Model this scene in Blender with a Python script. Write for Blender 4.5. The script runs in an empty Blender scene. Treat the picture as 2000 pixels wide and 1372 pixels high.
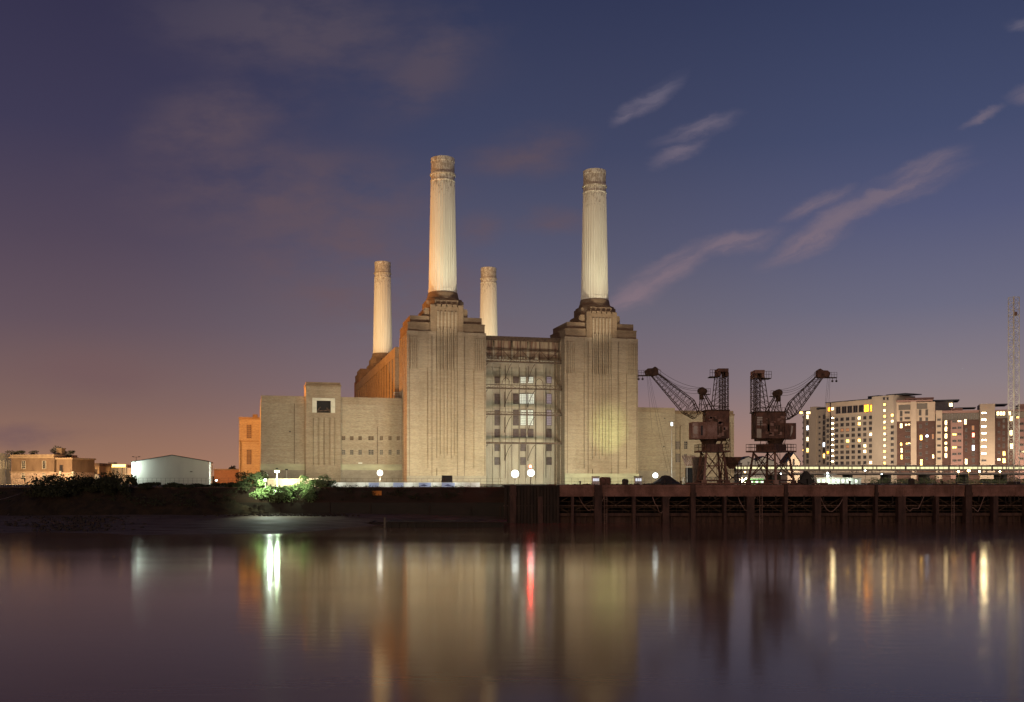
import bpy, math, random
from mathutils import Vector
R = math.radians
random.seed(7)
C = bpy.context.scene.collection
sc = bpy.context.scene
# ------------------------------------------------------------ camera
FP, HZ, EYE = 1950.0, 940.0, 10.0          # focal length in photo pixels, horizon row, eye height above the water
GZ = 9.0                                   # quay / site ground level
cam = bpy.data.objects.new('camera', bpy.data.cameras.new('camera')); C.objects.link(cam)
cam.location = (0, 0, EYE); cam.rotation_euler = (R(90), 0, 0)
cam.data.sensor_width = 36; cam.data.lens = 36 * FP / 2000
cam.data.shift_y = (HZ - 686) / 2000
cam.data.clip_start = 0.5; cam.data.clip_end = 20000
sc.camera = cam
sc.view_settings.view_transform = 'Standard'; sc.view_settings.look = 'None'
sc.view_settings.exposure = 0; sc.view_settings.gamma = 1
try:
    sc.cycles.use_denoising = True; sc.cycles.denoiser = 'OPENIMAGEDENOISE'
    sc.cycles.max_bounces = 6; sc.cycles.glossy_bounces = 4; sc.cycles.diffuse_bounces = 2
    sc.cycles.sample_clamp_indirect = 60
except Exception: pass

# ------------------------------------------------------------ node helpers
class NT:
    def __init__(s, tree): s.t = tree; s.n = tree.nodes; s.l = tree.links
    def node(s, typ, **kw):
        n = s.n.new(typ)
        for k, v in kw.items(): setattr(n, k, v)
        return n
    def put(s, sock, v):
        if isinstance(v, bpy.types.NodeSocket): s.l.new(v, sock)
        elif v is not None: sock.default_value = v
    def m(s, op, a, b=None, c=None, clamp=False):
        n = s.node('ShaderNodeMath', operation=op, use_clamp=clamp)
        s.put(n.inputs[0], a)
        if b is not None: s.put(n.inputs[1], b)
        if c is not None: s.put(n.inputs[2], c)
        return n.outputs[0]
    def vm(s, op, a, b=None):
        n = s.node('ShaderNodeVectorMath', operation=op); s.put(n.inputs[0], a)
        if b is not None: s.put(n.inputs[1], b)
        return n.outputs[0]
    def map(s, v, a0, a1, b0=0.0, b1=1.0, smooth=False):
        n = s.node('ShaderNodeMapRange'); n.clamp = True
        if smooth: n.interpolation_type = 'SMOOTHSTEP'
        s.put(n.inputs[0], v); n.inputs[1].default_value = a0; n.inputs[2].default_value = a1
        n.inputs[3].default_value = b0; n.inputs[4].default_value = b1
        return n.outputs[0]
    def mix(s, f, a, b, mode='MIX'):
        n = s.node('ShaderNodeMix', data_type='RGBA', blend_type=mode)
        s.put(n.inputs[0], f)
        for k, v in ((6, a), (7, b)):
            s.put(n.inputs[k], v if isinstance(v, bpy.types.NodeSocket) else (*v[:3], 1))
        return n.outputs[2]
    def noise(s, vec, scale=1.0, detail=4, rough=.55, out=0, dist=0):
        n = s.node('ShaderNodeTexNoise'); s.put(n.inputs['Vector'], vec)
        n.inputs['Scale'].default_value = scale; n.inputs['Detail'].default_value = detail
        n.inputs['Roughness'].default_value = rough; n.inputs['Distortion'].default_value = dist
        return n.outputs[out]
    def mapping(s, vec, scale=(1, 1, 1), rot=(0, 0, 0), loc=(0, 0, 0)):
        n = s.node('ShaderNodeMapping'); s.put(n.inputs['Vector'], vec)
        n.inputs['Scale'].default_value = scale; n.inputs['Rotation'].default_value = rot; n.inputs['Location'].default_value = loc
        return n.outputs[0]
    def ramp(s, f, stops):
        n = s.node('ShaderNodeValToRGB'); s.put(n.inputs[0], f); e = n.color_ramp.elements
        while len(e) > 1: e.remove(e[-1])
        for i, (p, c) in enumerate(stops):
            q = e[0] if i == 0 else e.new(p)
            q.position = p; q.color = (*c, 1)
        return n.outputs[0]

def lin(r, g, b):
    f = lambda c: ((c/255 + .055)/1.055)**2.4 if c > 10 else c/255/12.92
    return (f(r), f(g), f(b))

# ------------------------------------------------------------ dusk sky
w = bpy.data.worlds.new('World'); sc.world = w; w.use_nodes = True
N = NT(w.node_tree)
for n in list(N.n): N.n.remove(n)
tc = N.node('ShaderNodeTexCoord'); D = tc.outputs['Generated']
sep = N.node('ShaderNodeSeparateXYZ'); N.put(sep.inputs[0], D)
dx, dy, dz = sep.outputs
def stops(l): return [(max(0, (HZ - y)/FP/math.sqrt(1 + ((HZ - y)/FP)**2)), lin(*c)) for y, c in l]
elev = N.m('MAXIMUM', dz, 0.0)
left = N.ramp(elev, stops([(940, (164, 120, 94)), (880, (148, 111, 93)), (800, (127, 99, 93)), (650, (100, 83, 93)), (500, (83, 71, 88)), (300, (63, 59, 84)), (0, (50, 48, 74)), (-900, (38, 38, 60))]))
mid = N.ramp(elev, stops([(940, (172, 128, 108)), (860, (160, 123, 112)), (760, (128, 110, 116)), (620, (107, 101, 114)), (500, (88, 88, 110)), (300, (66, 71, 99)), (0, (50, 56, 85)), (-900, (36, 40, 70))]))
right = N.ramp(elev, stops([(940, (170, 134, 116)), (860, (158, 130, 120)), (760, (138, 125, 130)), (620, (108, 107, 128)), (450, (84, 88, 120)), (300, (68, 76, 108)), (0, (51, 59, 90)), (-900, (36, 42, 74))]))
# azimuth: x/|xy|
hl = N.m('SQRT', N.m('ADD', N.m('MULTIPLY', dx, dx), N.m('MULTIPLY', dy, dy)))
az = N.m('DIVIDE', dx, N.m('MAXIMUM', hl, 1e-4))
sky = N.mix(N.map(az, -.42, .0, 0, 1, True), left, mid)
sky = N.mix(N.map(az, .05, .42, 0, 1, True), sky, right)
# thin dusk clouds on a far plane north of the place (direction space)
ys = N.m('MAXIMUM', dy, 0.05)
comb = N.node('ShaderNodeCombineXYZ')
N.put(comb.inputs[0], N.m('DIVIDE', dx, ys)); N.put(comb.inputs[1], N.m('DIVIDE', dz, ys))
P = comb.outputs[0]
warp = N.vm('SCALE', N.vm('SUBTRACT', N.noise(N.mapping(P, (9, 16, 1)), 1, 6, .62, out=1), (.5, .5, .5)), None)
warp.node.inputs['Scale'].default_value = .04
PW = N.vm('ADD', P, warp)
wisp = N.noise(N.mapping(N.mapping(PW, (1, 1, 1), (0, 0, R(-24))), (9, 70, 1)), 1, 7, .6)
def cloud(px, py, hl_, hw, ang, soft=1.0):
    cx, cy = (px-1000)/FP, (HZ-py)/FP
    v = N.mapping(N.vm('SUBTRACT', PW, (cx, cy, 0)), (1, 1, 1), (0, 0, R(-ang)))
    v = N.mapping(v, (FP/hl_, FP/hw, 0))
    n = N.node('ShaderNodeVectorMath', operation='LENGTH'); N.put(n.inputs[0], v)
    return N.map(n.outputs[1], .1, 1.15, 1, 0, True)
acc = None
for a in [(1580, 462, 130, 30, 27), (1640, 425, 150, 34, 27), (1745, 378, 180, 27, 21), (1800, 330, 120, 26, 25), (1600, 394, 95, 20, 19), (1240, 572, 110, 32, 30), (1310, 522, 120, 34, 27), (1430, 472, 110, 26, 17),
          (1270, 192, 95, 26, 38), (1225, 225, 45, 20, 50), (1362, 255, 100, 22, 22), (1330, 295, 70, 22, 28), (1922, 232, 50, 14, 25), (2010, 185, 60, 25, 15), (1990, 55, 40, 20, 10)]:
    c = cloud(*a); acc = c if acc is None else N.m('MAXIMUM', acc, c)
acc = N.m('MULTIPLY', acc, N.map(wisp, .36, .56, .3, 1))
sky = N.mix(N.m('MULTIPLY', acc, .8), sky, N.mix(N.map(dz, .14, .42), lin(140, 118, 126), lin(90, 92, 115)))
acc = None
big = N.noise(N.mapping(P, (6.5, 14, 1), (0, 0, R(-12))), 1, 5, .6)
for a in [(600, 60, 420, 150, -8), (430, 240, 260, 110, 20), (560, 370, 420, 130, -4), (700, 520, 400, 190, -25), (1060, 432, 110, 40, 0), (935, 450, 70, 50, -10), (170, 720, 200, 60, 0), (850, 120, 220, 90, 40), (1020, 300, 160, 60, 10), (60, 850, 200, 30, 0)]:
    c = cloud(*a); acc = c if acc is None else N.m('MAXIMUM', acc, c)
acc = N.m('MULTIPLY', acc, N.map(big, .36, .58, .05, 1))
sky = N.mix(N.m('MULTIPLY', acc, .72), sky, N.mix(N.map(dz, .1, .42), lin(116, 90, 92), lin(84, 76, 90)))
# a few faint stars
vor = N.node('ShaderNodeTexVoronoi'); N.put(vor.inputs['Vector'], D); vor.inputs['Scale'].default_value = 60
star = N.m('MULTIPLY', N.map(vor.outputs['Distance'], .012, .03, 1, 0), N.map(N.noise(D, 24, 1), .62, .7))
sky = N.mix(N.m('MULTIPLY', star, .35), sky, (.55, .55, .6))
bg = N.node('ShaderNodeBackground'); N.put(bg.inputs[0], sky); bg.inputs[1].default_value = 1.0
out = N.node('ShaderNodeOutputWorld'); N.l.new(bg.outputs[0], out.inputs[0])

# soft warm glow of the lit north bank, low and from behind the camera
sun = bpy.data.objects.new('sun', bpy.data.lights.new('sun', 'SUN')); C.objects.link(sun)
sun.data.energy = 0.5; sun.data.angle = R(24); sun.data.color = (1, .68, .42)
sun.rotation_euler = Vector((.22, .96, -.2)).to_track_quat('-Z', 'Y').to_euler()

def lamp(kind, loc, tgt=None, e=1000, col=(1, 1, 1), size=60, blend=.6, rad=.5):
    l = bpy.data.lights.new(kind.lower() + '_light', kind); o = bpy.data.objects.new(kind.lower() + '_light', l); C.objects.link(o)
    l.energy = e; l.color = col; l.shadow_soft_size = rad; o.location = loc
    if kind == 'SPOT': l.spot_size = R(size); l.spot_blend = blend
    if tgt: o.rotation_euler = (Vector(tgt) - Vector(loc)).to_track_quat('-Z', 'Y').to_euler()
    return o

# ------------------------------------------------------------ frames and meshes
class Fr:
    """a local frame: u to the right along a front, v into the depth, z up; solves photo columns / rows onto it"""
    def __init__(s, x, y, ang=0, z=GZ): s.x, s.y, s.a, s.z = x, y, ang, z; s.c, s.s = math.cos(ang), math.sin(ang)
    def U(s, px, v=0):
        K = (px-1000)/FP; return (K*(s.y + v*s.c) - s.x + v*s.s)/(s.c - K*s.s)
    def V(s, px, u):
        K = (px-1000)/FP; return (s.x + u*s.c - K*(s.y + u*s.s))/(s.s + K*s.c)
    def Z(s, py, u=0, v=0): return EYE + (HZ-py)/FP*(s.y + u*s.s + v*s.c) - s.z
    def W(s, u, v, z): return (s.x + u*s.c - v*s.s, s.y + u*s.s + v*s.c, s.z + z)
def fr2(px0, y0, px1, y1, z=GZ):
    x0, x1 = (px0-1000)/FP*y0, (px1-1000)/FP*y1
    return Fr(x0, y0, math.atan2(y1-y0, x1-x0), z)
def at(px, Y, py=None): return ((px-1000)/FP*Y, Y, EYE + (HZ-py)/FP*Y if py is not None else GZ)

class MB:
    def __init__(s): s.v = []; s.f = []
    def add(s, vs, fs):
        n = len(s.v); s.v += [tuple(p) for p in vs]; s.f += [tuple(i+n for i in f) for f in fs]; return s
    def box(s, x0, x1, y0, y1, z0, z1):
        if x1 < x0: x0, x1 = x1, x0
        if y1 < y0: y0, y1 = y1, y0
        if z1 < z0: z0, z1 = z1, z0
        return s.add([(x0, y0, z0), (x1, y0, z0), (x1, y1, z0), (x0, y1, z0), (x0, y0, z1), (x1, y0, z1), (x1, y1, z1), (x0, y1, z1)],
              [(0, 3, 2, 1), (4, 5, 6, 7), (0, 1, 5, 4), (1, 2, 6, 5), (2, 3, 7, 6), (3, 0, 4, 7)])
    def taper(s, x0, x1, y0, y1, z0, z1, dx0, dy0):
        return s.add([(x0, y0, z0), (x1, y0, z0), (x1, y1, z0), (x0, y1, z0), (x0+dx0, y0+dy0, z1), (x1-dx0, y0+dy0, z1), (x1-dx0, y1-dy0, z1), (x0+dx0, y1-dy0, z1)],
              [(0, 3, 2, 1), (4, 5, 6, 7), (0, 1, 5, 4), (1, 2, 6, 5), (2, 3, 7, 6), (3, 0, 4, 7)])
    def prism(s, poly, z0, z1, poly2=None):
        n = len(poly); q = poly2 or poly
        return s.add([(x, y, z0) for x, y in poly] + [(x, y, z1) for x, y in q],
              [tuple(range(n-1, -1, -1)), tuple(range(n, 2*n))] + [(i, (i+1) % n, n+(i+1) % n, n+i) for i in range(n)])
    def yprism(s, poly, y0, y1):           # polygon in x,z swept along y
        n = len(poly)
        return s.add([(x, y0, z) for x, z in poly] + [(x, y1, z) for x, z in poly],
              [tuple(range(n)), tuple(range(2*n-1, n-1, -1))] + [((i+1) % n, i, n+i, n+(i+1) % n) for i in range(n)])
    def tube(s, a, b, r=.05, n=4, r2=None):
        a, b = Vector(a), Vector(b); d = b-a
        if d.length < 1e-5: return s
        d.normalize(); t = d.cross(Vector((0, 0, 1)) if abs(d.z) < .9 else Vector((1, 0, 0))).normalized(); k = d.cross(t)
        r2 = r if r2 is None else r2; vs = []
        for p, rr in ((a, r), (b, r2)):
            for i in range(n):
                g = 2*math.pi*(i+.5)/n; vs.append(p + t*rr*math.cos(g) + k*rr*math.sin(g))
        return s.add(vs, [(i, (i+1) % n, n+(i+1) % n, n+i) for i in range(n)] + [tuple(range(n-1, -1, -1)), tuple(range(n, 2*n))])
    def path(s, pts, r=.05, n=4):
        for a, b in zip(pts, pts[1:]): s.tube(a, b, r, n)
        return s
    def lathe(s, prof, n=32, cx=0, cy=0, flute=0, nf=0):
        base = len(s.v)
        for z, r in prof:
            for i in range(n):
                g = 2*math.pi*i/n
                rr = r - (flute*abs(math.sin(g*nf/2))**.7 if nf and len(prof) and z < nf_top[0] else 0)
                s.v.append((cx + rr*math.cos(g), cy + rr*math.sin(g), z))
        for j in range(len(prof)-1):
            for i in range(n):
                a = base+j*n+i; b = base+j*n+(i+1) % n; s.f.append((a, b, b+n, a+n))
        s.f.append(tuple(base+i for i in range(n-1, -1, -1))); s.f.append(tuple(base+(len(prof)-1)*n+i for i in range(n)))
        return s
    def truss(s, A, B, n, r=.07, rb=.04, cross=False):
        """lattice girder; A and B are lists of 3 or 4 chord points"""
        k = len(A); A = [Vector(p) for p in A]; B = [Vector(p) for p in B]
        for a, b in zip(A, B): s.tube(a, b, r)
        P = [[a.lerp(b, i/n) for a, b in zip(A, B)] for i in range(n+1)]
        for i in range(n+1):
            for j in range(k): s.tube(P[i][j], P[i][(j+1) % k], rb)
        for i in range(n):
            for j in range(k):
                p, q = (j, (j+1) % k) if i % 2 else ((j+1) % k, j)
                s.tube(P[i][p], P[i+1][q], rb)
                if cross: s.tube(P[i][q], P[i+1][p], rb)
        return s
    def build(s, name, mat, parent=None, smooth=False):
        me = bpy.data.meshes.new(name); me.from_pydata(s.v, [], s.f); me.update()
        if smooth:
            for p in me.polygons: p.use_smooth = True
        o = bpy.data.objects.new(name, me); C.objects.link(o)
        if mat: me.materials.append(mat)
        if parent: o.parent = parent
        return o
nf_top = [0]
def tag(o, label, cat=None, group=None, kind=None):
    if label: o['label'] = label
    if cat: o['category'] = cat
    if group: o['group'] = group
    if kind: o['kind'] = kind
    return o
def thing(name, label, cat, loc=(0, 0, 0), ang=0, group=None):
    o = bpy.data.objects.new(name, None); C.objects.link(o); o.empty_display_size = .5
    if isinstance(loc, Fr): ang = loc.a; loc = (loc.x, loc.y, loc.z)
    o.location = loc; o.rotation_euler = (0, 0, ang)
    return tag(o, label, cat, group)
def struct(o): o['kind'] = 'structure'; return o
def copy_tree(o, parent=None):
    c = o.copy(); C.objects.link(c)
    if parent: c.parent = parent
    for ch in list(o.children): copy_tree(ch, c)
    return c

# ------------------------------------------------------------ materials
def new_mat(name):
    m = bpy.data.materials.new(name); m.use_nodes = True; n = NT(m.node_tree)
    b = n.n['Principled BSDF']; return m, n, b
def pmat(name, c1, c2=None, scale=(.6, .6, .6), rough=.8, metal=0, lo=.35, hi=.65, bump=0, fine=0, spec=.3, detail=5):
    m, n, b = new_mat(name); g = n.node('ShaderNodeNewGeometry').outputs['Position']
    c2 = c2 or tuple(x*.7 for x in c1)
    col = n.mix(n.map(n.noise(n.mapping(g, scale), 1, detail, .6), lo, hi), c1, c2)
    if fine: col = n.mix(fine, col, n.mix(n.map(n.noise(g, 7, 3), .35, .65), (.45, .45, .45), (1.3, 1.3, 1.3)), 'MULTIPLY')
    n.put(b.inputs['Base Color'], col); b.inputs['Roughness'].default_value = rough; b.inputs['Metallic'].default_value = metal
    b.inputs['Specular IOR Level'].default_value = spec
    if bump:
        bp = n.node('ShaderNodeBump'); bp.inputs['Strength'].default_value = bump; bp.inputs['Distance'].default_value = .1
        n.put(bp.inputs['Height'], n.noise(g, 3, 5)); n.l.new(bp.outputs[0], b.inputs['Normal'])
    return m
def emat(name, col, e, var=0):
    m, n, b = new_mat(name); b.inputs['Base Color'].default_value = (*[x*.5 for x in col], 1)
    c = col
    if var:
        g = n.node('ShaderNodeNewGeometry').outputs['Position']
        c = n.mix(n.map(n.noise(n.mapping(g, (2.2, 2.2, 1.4)), 1, 3), .35, .65), tuple(x*(1-var) for x in col), col)
        n.put(b.inputs['Emission Color'], c)
    else: b.inputs['Emission Color'].default_value = (*col, 1)
    b.inputs['Emission Strength'].default_value = e
    return m
def brick_mat(name, c1, c2, c3, streak=.6, courses=.35, grime=.5):
    m, n, b = new_mat(name); g = n.node('ShaderNodeNewGeometry').outputs['Position']
    big = n.noise(n.mapping(g, (.06, .06, .05)), 1, 5, .6)
    col = n.mix(n.map(big, .4, .6), c1, c2)
    pat = n.noise(n.mapping(g, (.16, .16, .11), (0, 0, 0), (7, 3, 1)), 1, 7, .72)
    col = n.mix(n.map(pat, .5, .64, 0, .26), col, tuple(x*.55 for x in c3))
    hor = n.noise(n.mapping(g, (.12, .12, 1.7)), 1, 6, .7)
    col = n.mix(n.map(hor, .4, .72, 0, streak), col, c3)
    # brick courses, 6 to a metre would be below one pixel: band them in lifts as they weathered
    fine = n.noise(n.mapping(g, (1.1, 1.1, 5.5)), 1, 3, .6)
    col = n.mix(courses, col, n.mix(n.map(fine, .36, .64), (.62, .6, .58), (1.28, 1.26, 1.22)), 'MULTIPLY')
    br = n.node('ShaderNodeTexBrick'); n.put(br.inputs['Vector'], n.mapping(g, (1, 1, 1), (R(90), 0, 0)))
    br.inputs['Scale'].default_value = 1.1; br.inputs['Color1'].default_value = (1, 1, 1, 1); br.inputs['Color2'].default_value = (.95, .8, .78, 1); br.inputs['Mortar'].default_value = (.75, .74, .72, 1)
    br.inputs['Mortar Size'].default_value = .015
    col = n.mix(.45, col, br.outputs[0], 'MULTIPLY')
    run = n.noise(n.mapping(g, (.35, .35, .03)), 1, 5, .6)
    col = n.mix(n.map(run, .55, .78, 0, grime*.6), col, tuple(x*.45 for x in c1))
    n.put(b.inputs['Base Color'], col); b.inputs['Roughness'].default_value = .88; b.inputs['Specular IOR Level'].default_value = .2
    return m
M = {}
M['brick'] = brick_mat('brown_brick', (.30, .24, .17), (.35, .29, .21), (.20, .145, .10))
M['brick2'] = brick_mat('pale_brick', (.35, .30, .22), (.31, .26, .19), (.24, .18, .13), .7, .45, .4)
M['brickcap'] = brick_mat('darkened_brick', (.22, .16, .105), (.26, .19, .125), (.15, .105, .07), .5, .4, .7)  # darker brick; on tower crowns the floodlight falloff is put into its colour
M['brickred'] = brick_mat('red_brick', (.26, .14, .09), (.3, .17, .11), (.2, .1, .06), .5, .4, .5)
M['stone'] = pmat('portland_stone', (.62, .58, .48), (.45, .42, .34), (.4, .4, .6))
M['render'] = pmat('stained_render', (.40, .35, .27), (.29, .24, .19), (.25, .25, .08), fine=.3)
M['plinth'] = pmat('concrete_plinth', (.3, .25, .19), (.22, .18, .14), (.3, .3, .5), fine=.3)
M['plinthband'] = pmat('pale_plinth_band', (.38, .36, .24), (.27, .25, .17), (.2, .2, .6))
M['rustdark'] = pmat('dark_rusted_steel', (.125, .08, .055), (.055, .035, .026), (1.5, 1.5, 1.5), .75, .2)
M['rust'] = pmat('rusted_plate', (.25, .135, .10), (.10, .062, .05), (.8, .8, .5), .8, .1, fine=.5)
M['rustpale'] = pmat('faded_rusty_paint', (.42, .28, .24), (.24, .13, .09), (.9, .9, .5), .8, fine=.4)
M['steelpale'] = pmat('galvanised_steel', (.6, .57, .5), (.45, .42, .38), (.5, .5, .5), .5, .3)
M['corr'] = pmat('rusty_sheeting', (.32, .25, .17), (.15, .08, .055), (1.6, 1.6, .12), .8, lo=.4, hi=.6)
M['black'] = pmat('black_void', (.012, .011, .011), (.018, .016, .016))
M['glassdark'] = pmat('dark_glass', (.02, .02, .024), (.035, .03, .03), rough=.15, spec=.6)
M['glassfilm'] = pmat('dusty_glass', (.07, .05, .05), (.12, .09, .09), (.8, .8, .8), rough=.4)
M['white'] = pmat('white_sheet', (.72, .74, .70), (.6, .62, .58), (.3, .3, .1), .6)
M['metaldark'] = pmat('dark_metal', (.03, .028, .026), (.05, .045, .04), rough=.6)
M['timber'] = pmat('wet_timber', (.05, .032, .022), (.022, .016, .012), (.7, .7, .15), .75, fine=.4)
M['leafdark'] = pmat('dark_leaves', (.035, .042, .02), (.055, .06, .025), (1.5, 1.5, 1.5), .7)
M['leaf'] = pmat('lit_leaves', (.16, .24, .09), (.26, .33, .15), (1.5, 1.5, 1.5), .6)  # lamplit copy of the leaves, the light raised into its colour
M['bark'] = pmat('bark', (.06, .045, .03), (.035, .028, .02))
# painted concrete chimney: paint flaked off below the rim, cracks lower down
def chimney_mat():
    m, n, b = new_mat('flaking_cream_paint'); g = n.node('ShaderNodeNewGeometry').outputs['Position']
    s = n.node('ShaderNodeSeparateXYZ'); n.put(s.inputs[0], g); z = s.outputs[2]
    base = n.mix(n.map(n.noise(n.mapping(g, (.5, .5, .08)), 1, 5), .35, .65), (.80, .76, .63), (.72, .67, .54))
    k = n.noise(n.mapping(g, (2.2, 2.2, .75)), 1, 6, .75)
    hz = n.map(z, 90, 105, .0, .235)
    flake = n.map(n.m('ADD', k, hz), .715, .755)
    dirt = n.noise(n.mapping(g, (.8, .8, 1.2)), 1, 6, .7)
    band = n.m('MULTIPLY', n.map(z, 105.3, 105.8), n.map(z, 109.2, 109.9, 1, 0))
    dirtm = n.m('MULTIPLY', band, n.map(dirt, .44, .6, .08, .9))
    col = n.mix(n.m('MAXIMUM', n.m('MULTIPLY', flake, .8), n.m('MULTIPLY', dirtm, .8)), base, (.31, .235, .155))
    cr = n.m('MULTIPLY', n.map(n.noise(n.mapping(g, (.6, .6, 2.4)), 1, 8, .8), .67, .7), .35)
    col = n.mix(cr, col, (.35, .26, .17))
    n.put(b.inputs['Base Color'], col); b.inputs['Roughness'].default_value = .7
    return m
M['chimney'] = chimney_mat()
M['concrete'] = pmat('pale_concrete', (.60, .52, .43), (.52, .45, .37), (.2, .2, .1), fine=.15)
M['cream'] = pmat('cream_render', (.68, .56, .44), (.6, .49, .39), (.15, .15, .3))
M['pink'] = pmat('pink_render', (.48, .30, .27), (.42, .26, .23), (.15, .15, .3))
M['aptbrick'] = pmat('dark_red_brick', (.16, .09, .075), (.115, .065, .055), (.3, .3, .8), fine=.3)
M['grey'] = pmat('grey_cladding', (.2, .2, .22), (.15, .15, .17))
M['roof'] = pmat('dark_roof', (.05, .055, .075), (.04, .045, .06))
WIN = [emat('lit_window_white', (1, .72, .34), 9, .8), emat('lit_window_yellow', (1, .56, .12), 12, .75), emat('lit_window_amber', (1, .33, .02), 8, .75),
       emat('lit_window_dim', (1, .45, .2), .35, .5), emat('lit_window_cold', (.75, .85, 1), 9.0, .4), emat('lit_window_red', (1, .2, .12), 12, .4)]
M['strip'] = emat('white_light_slot', (1, .78, .4), 60)
M['flood'] = emat('floodlight_glass', (.92, 1, .96), 4)
M['sodium'] = emat('sodium_lamp_glass', (1, .62, .2), 45)
M['red'] = emat('red_lamp_glass', (1, .02, .008), 500)
M['cold'] = emat('cold_lamp_glass', (.75, .95, 1), 30)
M['trainlight'] = emat('train_window', (1, .95, .5), 1.1)

# water
m, n, b = new_mat('river_water'); M['water'] = m
g = n.node('ShaderNodeNewGeometry').outputs['Position']
b.inputs['Base Color'].default_value = (.25, .12, .058, 1); b.inputs['IOR'].default_value = 1.33
sl = n.noise(n.mapping(g, (.012, .05, 1)), 1, 4, .6)
n.put(b.inputs['Roughness'], n.map(sl, .3, .7, .085, .14)); b.inputs['Specular IOR Level'].default_value = .5; b.inputs['Specular Tint'].default_value = (1, .91, .83, 1)
bp = n.node('ShaderNodeBump'); bp.inputs['Strength'].default_value = .05; bp.inputs['Distance'].default_value = .12
n.put(bp.inputs['Height'], n.noise(n.mapping(g, (.35, 1.2, 1)), 1, 4)); n.l.new(bp.outputs[0], b.inputs['Normal'])
# mud
m, n, b = new_mat('wet_mud'); M['mud'] = m
g = n.node('ShaderNodeNewGeometry').outputs['Position']
n.put(b.inputs['Base Color'], n.mix(n.map(n.noise(n.mapping(g, (.12, .35, 1)), 1, 6, .65), .35, .65), (.22, .16, .12), (.11, .075, .055)))
n.put(b.inputs['Roughness'], n.map(n.noise(n.mapping(g, (.1, .4, 1)), 1, 4), .35, .65, .55, .85)); b.inputs['Specular IOR Level'].default_value = .06
bp = n.node('ShaderNodeBump'); bp.inputs['Strength'].default_value = .6; bp.inputs['Distance'].default_value = .25
n.put(bp.inputs['Height'], n.noise(g, 1.2, 6, .7)); n.l.new(bp.outputs[0], b.inputs['Normal'])
M['ground'] = pmat('site_ground', (.07, .06, .045), (.11, .095, .07), (.2, .2, .2), .9, fine=.4)

# ------------------------------------------------------------ setting
mb = MB(); mb.add([(-1500, -300, 0), (1500, -300, 0), (1500, 272, 0), (-1500, 272, 0)], [(0, 1, 2, 3)])
struct(mb.build('river_water', M['water']))
# foreshore: a sloping sheet of mud in front of the river wall, ragged waterline
mb = MB(); nx = 90; ny = 14; X0, X1 = -190, 2
vs = []
for j in range(ny+1):
    for i in range(nx+1):
        x = X0+(X1-X0)*i/nx
        px = 1000 + x/215*FP
        yf = 182 + 4*math.sin(x*.05) + 3*math.sin(x*.13+1)
        if px > 600: yf = 182 + min(55, (px-600)*.33)
        t = j/ny; y = yf+(251-yf)*t
        z = -.25 + 2.05*t**.9 + .10*math.sin(x*.31+j)*math.sin(x*.11)*(1 if 0 < j else 0)
        if x > -28: z -= (x+28)*.03
        vs.append((x, y, z))
mb.add(vs, [(j*(nx+1)+i, j*(nx+1)+i+1, (j+1)*(nx+1)+i+1, (j+1)*(nx+1)+i) for j in range(ny) for i in range(nx)])
struct(mb.build('mud_foreshore', M['mud'], smooth=True))
# ground: slopes gently from the river wall up to the site, then flat to the horizon
mb = MB(); XE = -1.4
rows_ = [(269.4, 8.65), (288, 9.0), (700, 9.0), (9000, 9.0)]
xs_ = [-6000, -400, XE, 400, 6000]
mb.add([(x, y, z) for y, z in rows_ for x in xs_], [(j*5+i, j*5+i+1, (j+1)*5+i+1, (j+1)*5+i) for j in range(3) for i in range(4)])
mb.add([(-6000, 251.2, 8.3), (-400, 251.2, 8.3), (XE, 251.2, 8.3), (XE, 269.4, 8.65), (-400, 269.4, 8.65), (-6000, 269.4, 8.65)], [(0, 1, 4, 5), (1, 2, 3, 4)])
struct(mb.build('site_ground', M['ground']))
# distant hills
mb = MB(); L = []
for i in range(60):
    x = -900 + i*45
    h = 14 + 7*math.sin(i*.5) + 5*math.sin(i*1.3+2) + (16*math.exp(-((x-395)/45)**2))
    L.append((x, h))
mb.yprism([(L[0][0], 0)] + [(L[-1][0], 0)] + L[::-1], 0, 300)
o = mb.build('distant_hills', M['leafdark']); o.location = (0, 1750, GZ); struct(o)

# river wall
MW = pmat('river_wall_brick', (.05, .025, .018), (.02, .013, .01), (.06, .06, .5), .8, fine=.4)
t = thing('river_wall', 'dark stained brick river wall running along the far bank', 'wall', (0, 251, 0))
mb = MB(); mb.box(-1500, -1.4, 0, .9, 4.6, 8.25); mb.box(-1.4, 700, 18, 18.9, 4.6, 8.6); mb.build('wall_face', MW, t)
mb = MB(); mb.box(-1500, -1.4, -.35, .9, -3, 4.59); mb.box(-1.4, 700, 17.7, 18.9, -3, 4.59)
MWL = pmat('algae_wall', (.022, .016, .012), (.012, .009, .007), (.3, .3, .6), .6)
mb.build('wall_base', MWL, t)
MB().box(-1500, -1.4, -.15, 1.0, 8.252, 8.5).build('coping', pmat('coping', (.12, .07, .05), (.07, .045, .035)), t)
mb = MB()
for i in range(22): 
    x = -190 + i*11.2 + random.uniform(-4, 4); mb.box(x, x+.35, -.6, -.352, 0, 4.2+random.uniform(-.8, .8))
o = mb.build('fender_post', M['timber'], t); o['kind'] = 'stuff'

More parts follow.
